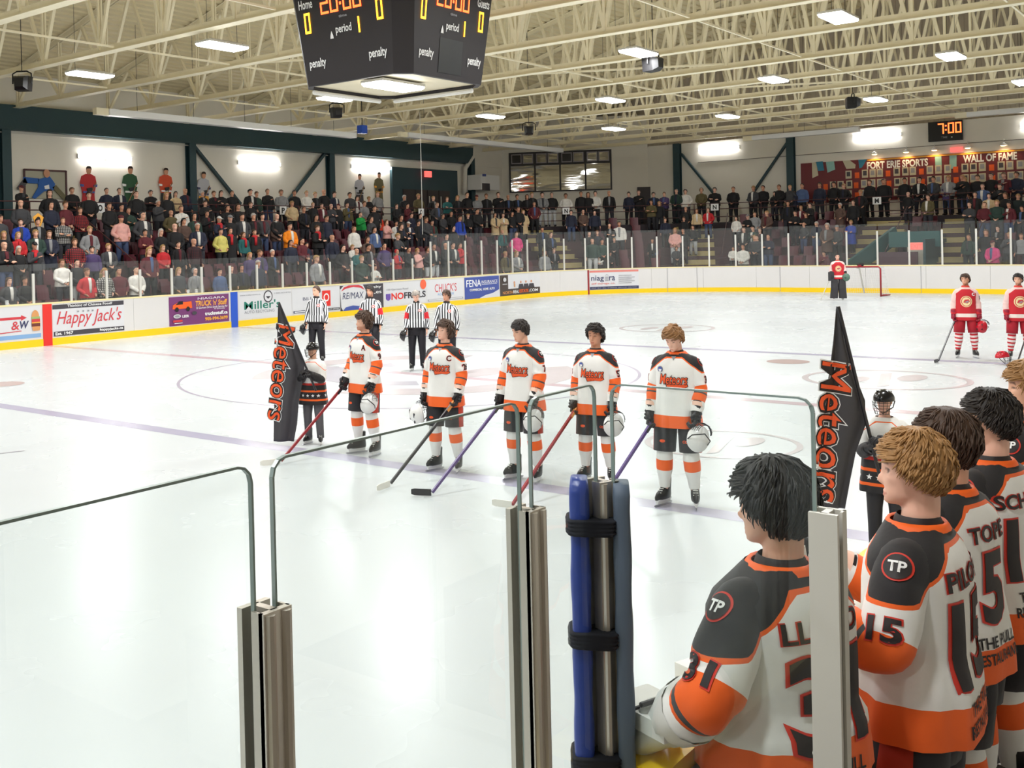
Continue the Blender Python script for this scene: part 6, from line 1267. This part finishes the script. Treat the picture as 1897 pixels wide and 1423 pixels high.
hc = MB(); hc.loft([[p*1.0 for p in r_] for r_ in rr[:-1]]); hc.add([(-.07, .085, .15), (.07, .085, .15), (.055, .185, .135), (-.055, .185, .135), (-.07, .085, .16), (.07, .085, .16), (.055, .185, .143), (-.055, .185, .143)], [(0, 3, 2, 1), (4, 5, 6, 7), (0, 1, 5, 4), (2, 3, 7, 6), (1, 2, 6, 5), (0, 4, 7, 3)]); HM['cap'] = hc.mesh('cap', 'hairmat', True)
hh = MB(); hr = []
for i in range(8):
    phi = R(8+118*i/7); hr.append([SKC+V((.108*math.sin(phi)*math.sin(a), -.02+.118*math.sin(phi)*math.cos(a)*(1 if math.cos(a) < 0 else (.45 if i > 3 else .9)), .125*math.cos(phi))) for a in [2*PI*j/16 for j in range(16)]])
hh.loft(hr, 0, False); HM['hood'] = hh.mesh('hood', 'hairmat', True)
sc_ = MB(); sc_.loft([ell_rings(V((0, .0, z)), V((1, 0, 0)), V((0, 1, 0)), (a, b_), 14) for z, a, b_ in ((1.45, .10, .12), (1.49, .115, .115), (1.53, .095, .095), (1.55, .075, .08))], 0, False); sc_.box((.03, .155, 1.30), (.09, .03, .34)); SCARF = sc_.mesh('scarf', 'cloth', True)
st_ = MB(); st_.loft([[V((-w_, y, z)), V((w_, y, z)), V((w_, y-.04, z)), V((-w_, y-.04, z))] for z, w_, y in ((1.02, .03, .155), (1.15, .038, .152), (1.30, .045, .152), (1.42, .05, .13), (1.49, .045, .105))]); SHIRT = st_.mesh('shirt_front', 'cloth', True)
CO = {'k': ('black', (24, 23, 26)), 'n': ('navy', (34, 38, 58)), 'g': ('grey', (140, 140, 142)), 'G': ('dark grey', (62, 62, 66)), 'w': ('white', (226, 222, 216)), 'r': ('red', (190, 34, 42)), 'R': ('maroon', (92, 28, 38)), 'p': ('pale pink', (226, 168, 160)), 'o': ('orange', (244, 138, 20)), 'O': ('red-orange', (214, 60, 30)), 'y': ('yellow', (210, 200, 110)), 'b': ('denim blue', (78, 98, 140)), 'B': ('royal blue', (30, 64, 170)), 't': ('teal', (32, 96, 96)), 'e': ('bright green', (24, 150, 66)), 'E': ('dark green', (40, 62, 54)), 'm': ('olive', (92, 82, 52)), 'u': ('purple', (76, 60, 104)), 's': ('beige', (206, 180, 140)), 'z': ('brown', (92, 70, 62)), 'M': ('magenta', (222, 60, 130))}
CO = {k: (n_, srgb(*c)) for k, (n_, c) in CO.items()}
def L(ox, oy, sc, txt): return [(ox+float(a.split(',')[0])/sc, oy+float(a.split(',')[1])/sc, a.split(',')[2], a.split(',')[3] if a.count(',') > 2 else '') for a in txt.split()]
# head position in a crop of the photograph, jacket colour, flags: f long hair, d bald, h grey hair, c cap, t knit hat, H hood, P check pattern, j jeans, l light trousers, S red scarf, C child, L long coat
PEOPLE = L(0, 330, 5.928, '235,80,k,fc 545,125,k,f 790,100,k 975,150,k 1170,105,n 1310,105,n 225,235,G,d 560,255,n,f 720,250,R 880,320,r,P 1200,265,k 1335,280,k 5,400,G 225,445,B 415,440,k 690,430,w,P 985,525,g 1330,405,p,tj 40,580,k,f 200,590,r,fS 390,565,E 540,575,n,fL 820,660,r,P 45,695,k,dj 205,745,k,fh 380,700,G,cS 1010,755,u 1190,715,G 680,890,w,f 845,890,k,l 955,985,r 1150,985,w,P 1305,980,R 100,1115,G,f 275,1100,k') + \
 L(230, 330, 5.928, '130,140,k 290,130,k 465,150,k,f 565,145,s,f 670,110,n,d 860,140,k,h 985,140,k 1065,135,k,f 1185,135,k 1385,120,k 1455,145,E 140,240,n,d 375,250,G,h 515,350,m,d 625,300,w 890,245,k 1135,295,k,f 1250,280,k,f 1390,265,k 45,320,E,f 205,370,G,H 770,380,E,f 910,360,k 1045,420,n,cS 1165,405,k,c 1295,385,G 1420,385,k,h 555,495,k,d 655,440,z,f 805,490,n,h 405,555,k,fh 230,560,R 1060,550,y 1165,545,k,SfL 1310,600,t,fS 1430,560,k,S 765,660,R,Pd 595,690,k 275,755,R,f 425,735,r,f 1380,815,u,f 1470,900,n,h 130,965,w 600,980,G,f 780,985,g,H 1050,1000,b 1175,960,k 1290,950,k,f') + \
 L(460, 330, 5.928, '210,115,k,j 360,125,g 505,130,k 640,135,w 735,150,k 830,120,k,d 945,145,n 1115,155,G 1195,195,w,f 1325,200,k 1420,145,g 480,250,s 610,310,k 710,265,k 805,275,R 910,285,G,d 1085,265,m,j 1275,250,g 1385,300,k 990,290,k,c 155,385,G,j 315,390,k,d 860,405,n 745,400,k,f 1230,370,e 1350,420,G,f 1430,385,O,j 305,470,z,hj 455,490,o 760,515,k,S 1160,525,w 1385,535,b,f 590,655,R 465,680,n,f 640,715,n 920,620,n,d 1040,730,k,f 1145,730,w,C 1190,770,t,d 1320,720,k 1310,640,z,f 125,785,u 265,780,k,h 750,845,g 1245,850,E 1060,800,k,f 1390,935,w,C') + \
 L(690, 330, 5.928, '350,185,k,h 505,170,m 670,195,k 820,205,t,f 935,190,k,f 1040,155,k 1145,185,g,c 1250,170,k 1380,135,k 265,280,k 385,275,R 710,265,G 315,405,k,f 430,380,n 525,390,G 590,425,G 775,395,G 865,365,k 960,410,B 1050,400,k 1150,335,k 1345,380,s,fL 1435,385,s,fL 155,455,p,f 260,470,w 315,500,k,f 395,485,n,c 505,465,k 655,460,E 890,520,k,f 1425,565,t,d 280,605,G 815,610,G 130,710,u 270,780,r,H 400,755,k 495,770,p,f 610,755,k,fl 675,720,k,l 805,710,k,d 885,705,G 960,710,r,fS 1460,800,m') + \
 L(920, 330, 7.116, '150,220,k,d 270,215,k 400,215,k,f 465,185,k 600,185,g,l 725,185,k,l 910,200,w 1110,165,k 1205,185,k,f 1300,165,w 1480,165,k,d 1740,180,n 285,375,k 495,310,R 350,420,s,fL 205,440,k,fj 980,420,n,j 1140,415,z,d 1290,425,n,f 600,645,k 715,710,k 260,705,M,f 1220,700,k,f 1325,685,k 1485,590,k,f 1615,570,w 1260,790,E,l 1390,800,E 1550,785,k,C 1350,980,w,C 1500,975,k,C 265,960,g,f 630,950,g 755,930,k,C') + \
 L(1150, 330, 7.116, '235,150,k 430,185,n 570,180,u 730,130,E 850,145,w 1060,100,m,H 1235,100,k 1480,95,k 1745,100,G 400,290,m,f 505,305,k,f 855,380,k,d 1000,405,s,f 1150,390,r,fj 585,525,n 830,510,k 715,655,p,fl 820,660,k,f 950,620,k,fl 415,800,k,C 440,865,b,C 735,900,G,C 1520,500,w 1670,480,k,c 1765,440,g 1620,640,k 1740,625,E 1610,870,w,f 1480,900,w,C 1765,750,G,f') + \
 L(1380, 310, 7.115, '235,215,k 445,205,k 590,230,G 750,170,b 980,100,n 1170,180,k 1300,215,k 1640,140,k 1820,150,k 390,320,k 650,310,n 1520,295,k,L 565,445,k 735,510,R 855,465,k 1250,470,z,hL 1425,430,k 285,570,z 660,570,k 800,600,k,f 195,800,k 775,730,G,dj 940,715,n,hj 1080,730,z,hL 1210,760,G,t 1395,695,B,L 155,890,G,f 305,880,n,j 1040,1085,R,C') + \
 L(1620, 300, 6.776, '120,175,k 375,150,k 560,135,k 735,160,G 925,125,g 1100,120,k 1290,160,k 1460,100,k 1620,130,R 1780,105,n 625,280,k,d 910,255,u,hj 1130,190,k,fj 1355,270,b 1570,270,k 420,375,k,d 670,405,m 1260,370,k 1435,390,s 1640,385,k,f 1800,400,E,P 1190,500,G 1380,500,R,j 1535,475,E 1685,500,R,j 1850,560,k,f 1400,850,k,f 1545,805,k 1180,910,E 1480,985,M,c 1840,895,g 1690,880,G')
def path_offset(P):
    if P.x > XE-RC and P.y > W-RC: return math.hypot(P.x-(XE-RC), P.y-(W-RC))-RC, (V((P.x-(XE-RC), P.y-(W-RC), 0))).normalized()
    if P.y-W > P.x-XE: return P.y-W, V((0, 1, 0))
    return P.x-XE, V((1, 0, 0))
ROWN = ('front row behind the glass', 'second row up', 'third row up', 'fourth row up', 'fifth row up', 'sixth row up', 'top row of seats', 'concourse behind the rail')
rnd = random.Random(11); HC = [srgb(38, 28, 24), srgb(62, 44, 32), srgb(26, 22, 22), srgb(96, 66, 42), srgb(170, 134, 84)]; poses = list(POSE)
for (px, py, c, fl_) in PEOPLE:
    ch = 'C' in fl_; want = 1.32 if ch else 1.72; best = None; d = ray(px, py); d = d/math.hypot(d.x, d.y)
    for i in range(NR+1):
        tgt = (O0+TD*i+.24) if i < NR else O0+TD*NR+.62; lo, hi = 20.0, 80.0
        for _ in range(45):
            m_ = (lo+hi)/2
            if path_offset(CAM+d*m_)[0] < tgt: lo = m_
            else: hi = m_
        Q = CAM+d*lo; zf = rowz(i) if i < NR else ZCC; h = Q.z-zf; e = abs(h-want)
        if best is None or e < best[0]: best = (e, i, Q, zf, h)
    e, i, Q, zf, h = best; h = max(1.1 if ch else 1.56, min(1.45 if ch else 1.92, h)); n = path_offset(Q)[1]; s = h/1.81; wk = rnd.uniform(1.03, 1.2)*(1.05 if ch else 1)
    pn = rnd.choice(('clasp', 'clasp', 'pocket', 'pocket', 'side', 'side', 'clasp', 'cross', 'heart')); bm_, tm, tp_, lg, sh_, lc = SPM[pn]; hd = math.degrees(math.atan2(-n.y, -n.x))+rnd.uniform(-18, 10)-6
    hs = 'bald' if 'd' in fl_ else ('cap' if 'c' in fl_ else 'toque' if 't' in fl_ else 'hood' if 'H' in fl_ else 'long' if 'f' in fl_ else rnd.choice(('short', 'short', 'fade')))
    grey = 'h' in fl_; hcol = srgb(196, 190, 184) if grey else (rnd.choice(HC) if hs not in ('cap', 'toque', 'hood') else (CO[c][1] if hs == 'hood' else CO[rnd.choice('kwgR')][1])); tc_ = 'j' in fl_ and srgb(62, 76, 110) or 'l' in fl_ and srgb(196, 198, 200) or rnd.choice((srgb(24, 24, 28), srgb(34, 34, 40), srgb(46, 46, 54)))
    where = 'side stand' if n.y > .9 else ('end stand' if n.x > .9 else 'corner stand'); hw_ = {'bald': 'bald', 'cap': 'cap-wearing', 'toque': 'knit-hatted', 'hood': 'hooded', 'long': 'long-haired', 'short': 'short-haired', 'fade': 'crop-haired'}[hs]
    if grey: hw_ = 'grey-haired'
    gar = 'checked shirt' if 'P' in fl_ else 'long coat' if 'L' in fl_ else 'jacket'
    lab = '%s %s in %s %s%s, %s, %s' % (hw_, 'child' if ch else 'spectator', CO[c][0], gar, ' and red scarf' if 'S' in fl_ else '', ROWN[i], where)
    o = link('person', bm_, None, V((Q.x, Q.y, zf)), lab, 'person', 'spectators standing in the stands', color=SKIN[rnd.randrange(4)]); o.rotation_euler = (0, 0, R(hd-90)); o.scale = (s*wk, s*wk, s)
    link('coat' if 'L' in fl_ else 'jacket', lc if 'L' in fl_ else tp_ if 'P' in fl_ else tm, o, color=CO[c][1]); link('trousers', lg, o, color=tc_); link('shoes', sh_, o)
    if hs != 'bald': link({'cap': 'cap', 'toque': 'knit_hat', 'hood': 'hood'}.get(hs, 'hair'), HM[hs], o, color=hcol, mtx=head_mtx({}))
    if rnd.random() < .4 and not ('S' in fl_ or 'P' in fl_): link('shirt_front', SHIRT, o, color=CO[rnd.choice('wwgbGRn')][1])
    if 'S' in fl_: link('scarf', SCARF, o, color=CO['r'][1])
# drinks on the ledge behind the glass, diamond sign
for px, py in ((20, 562), (356, 543), (371, 541)):
    s = s_px(px, .3, 1.3); P, n = rink(s, .5); t = thing('paper_cup', 'white paper cup standing on the ledge behind the side glass', 'cup', P+V((0, 0, 1.06)), 0, 'paper cups behind the glass'); MB().loft([[V((r*math.cos(a*PI/6), r*math.sin(a*PI/6), z)) for a in range(12)] for z, r in ((0, .035), (.22, .05))]).build('cup', 'print_white', t, True); MB().loft([[V((r*math.cos(a*PI/6), r*math.sin(a*PI/6), z)) for a in range(12)] for z, r in ((.22, .054), (.25, .045))]).build('lid', 'white_plastic', t, True)
lg_ = MB(); strip(lg_, s_px(0, .3, 1.2)-2, s_px(420, .3, 1.2), .35, .65, 1.02, 1.06); lg_.build('drink_ledge', 'tier_dark', label='dark narrow ledge behind the side glass carrying paper cups', cat='ledge')
P = atD(70.5, 407, proj(rink(s_px(70, O0+TD*5, 3.5), O0+TD*5)[0]+V((0, 0, 4)))[2]-.35); t = thing('diamond_sign', 'yellow diamond-shaped sign held up in the side stand crowd', 'sign', P, 0); MB().prism([(0, .22), (.2, .08), (.1, -.2), (0, -.26), (-.1, -.2), (-.2, .08)], lambda u, v, th: V((u, -th, v)), .02).build('plate', 'gold', t); MB().prism([(.07*math.cos(a*PI/6), .07*math.sin(a*PI/6)) for a in range(12)], lambda u, v, th: V((u, -.021-th, v+.03)), .004).build('emblem', 'ink_black', t)
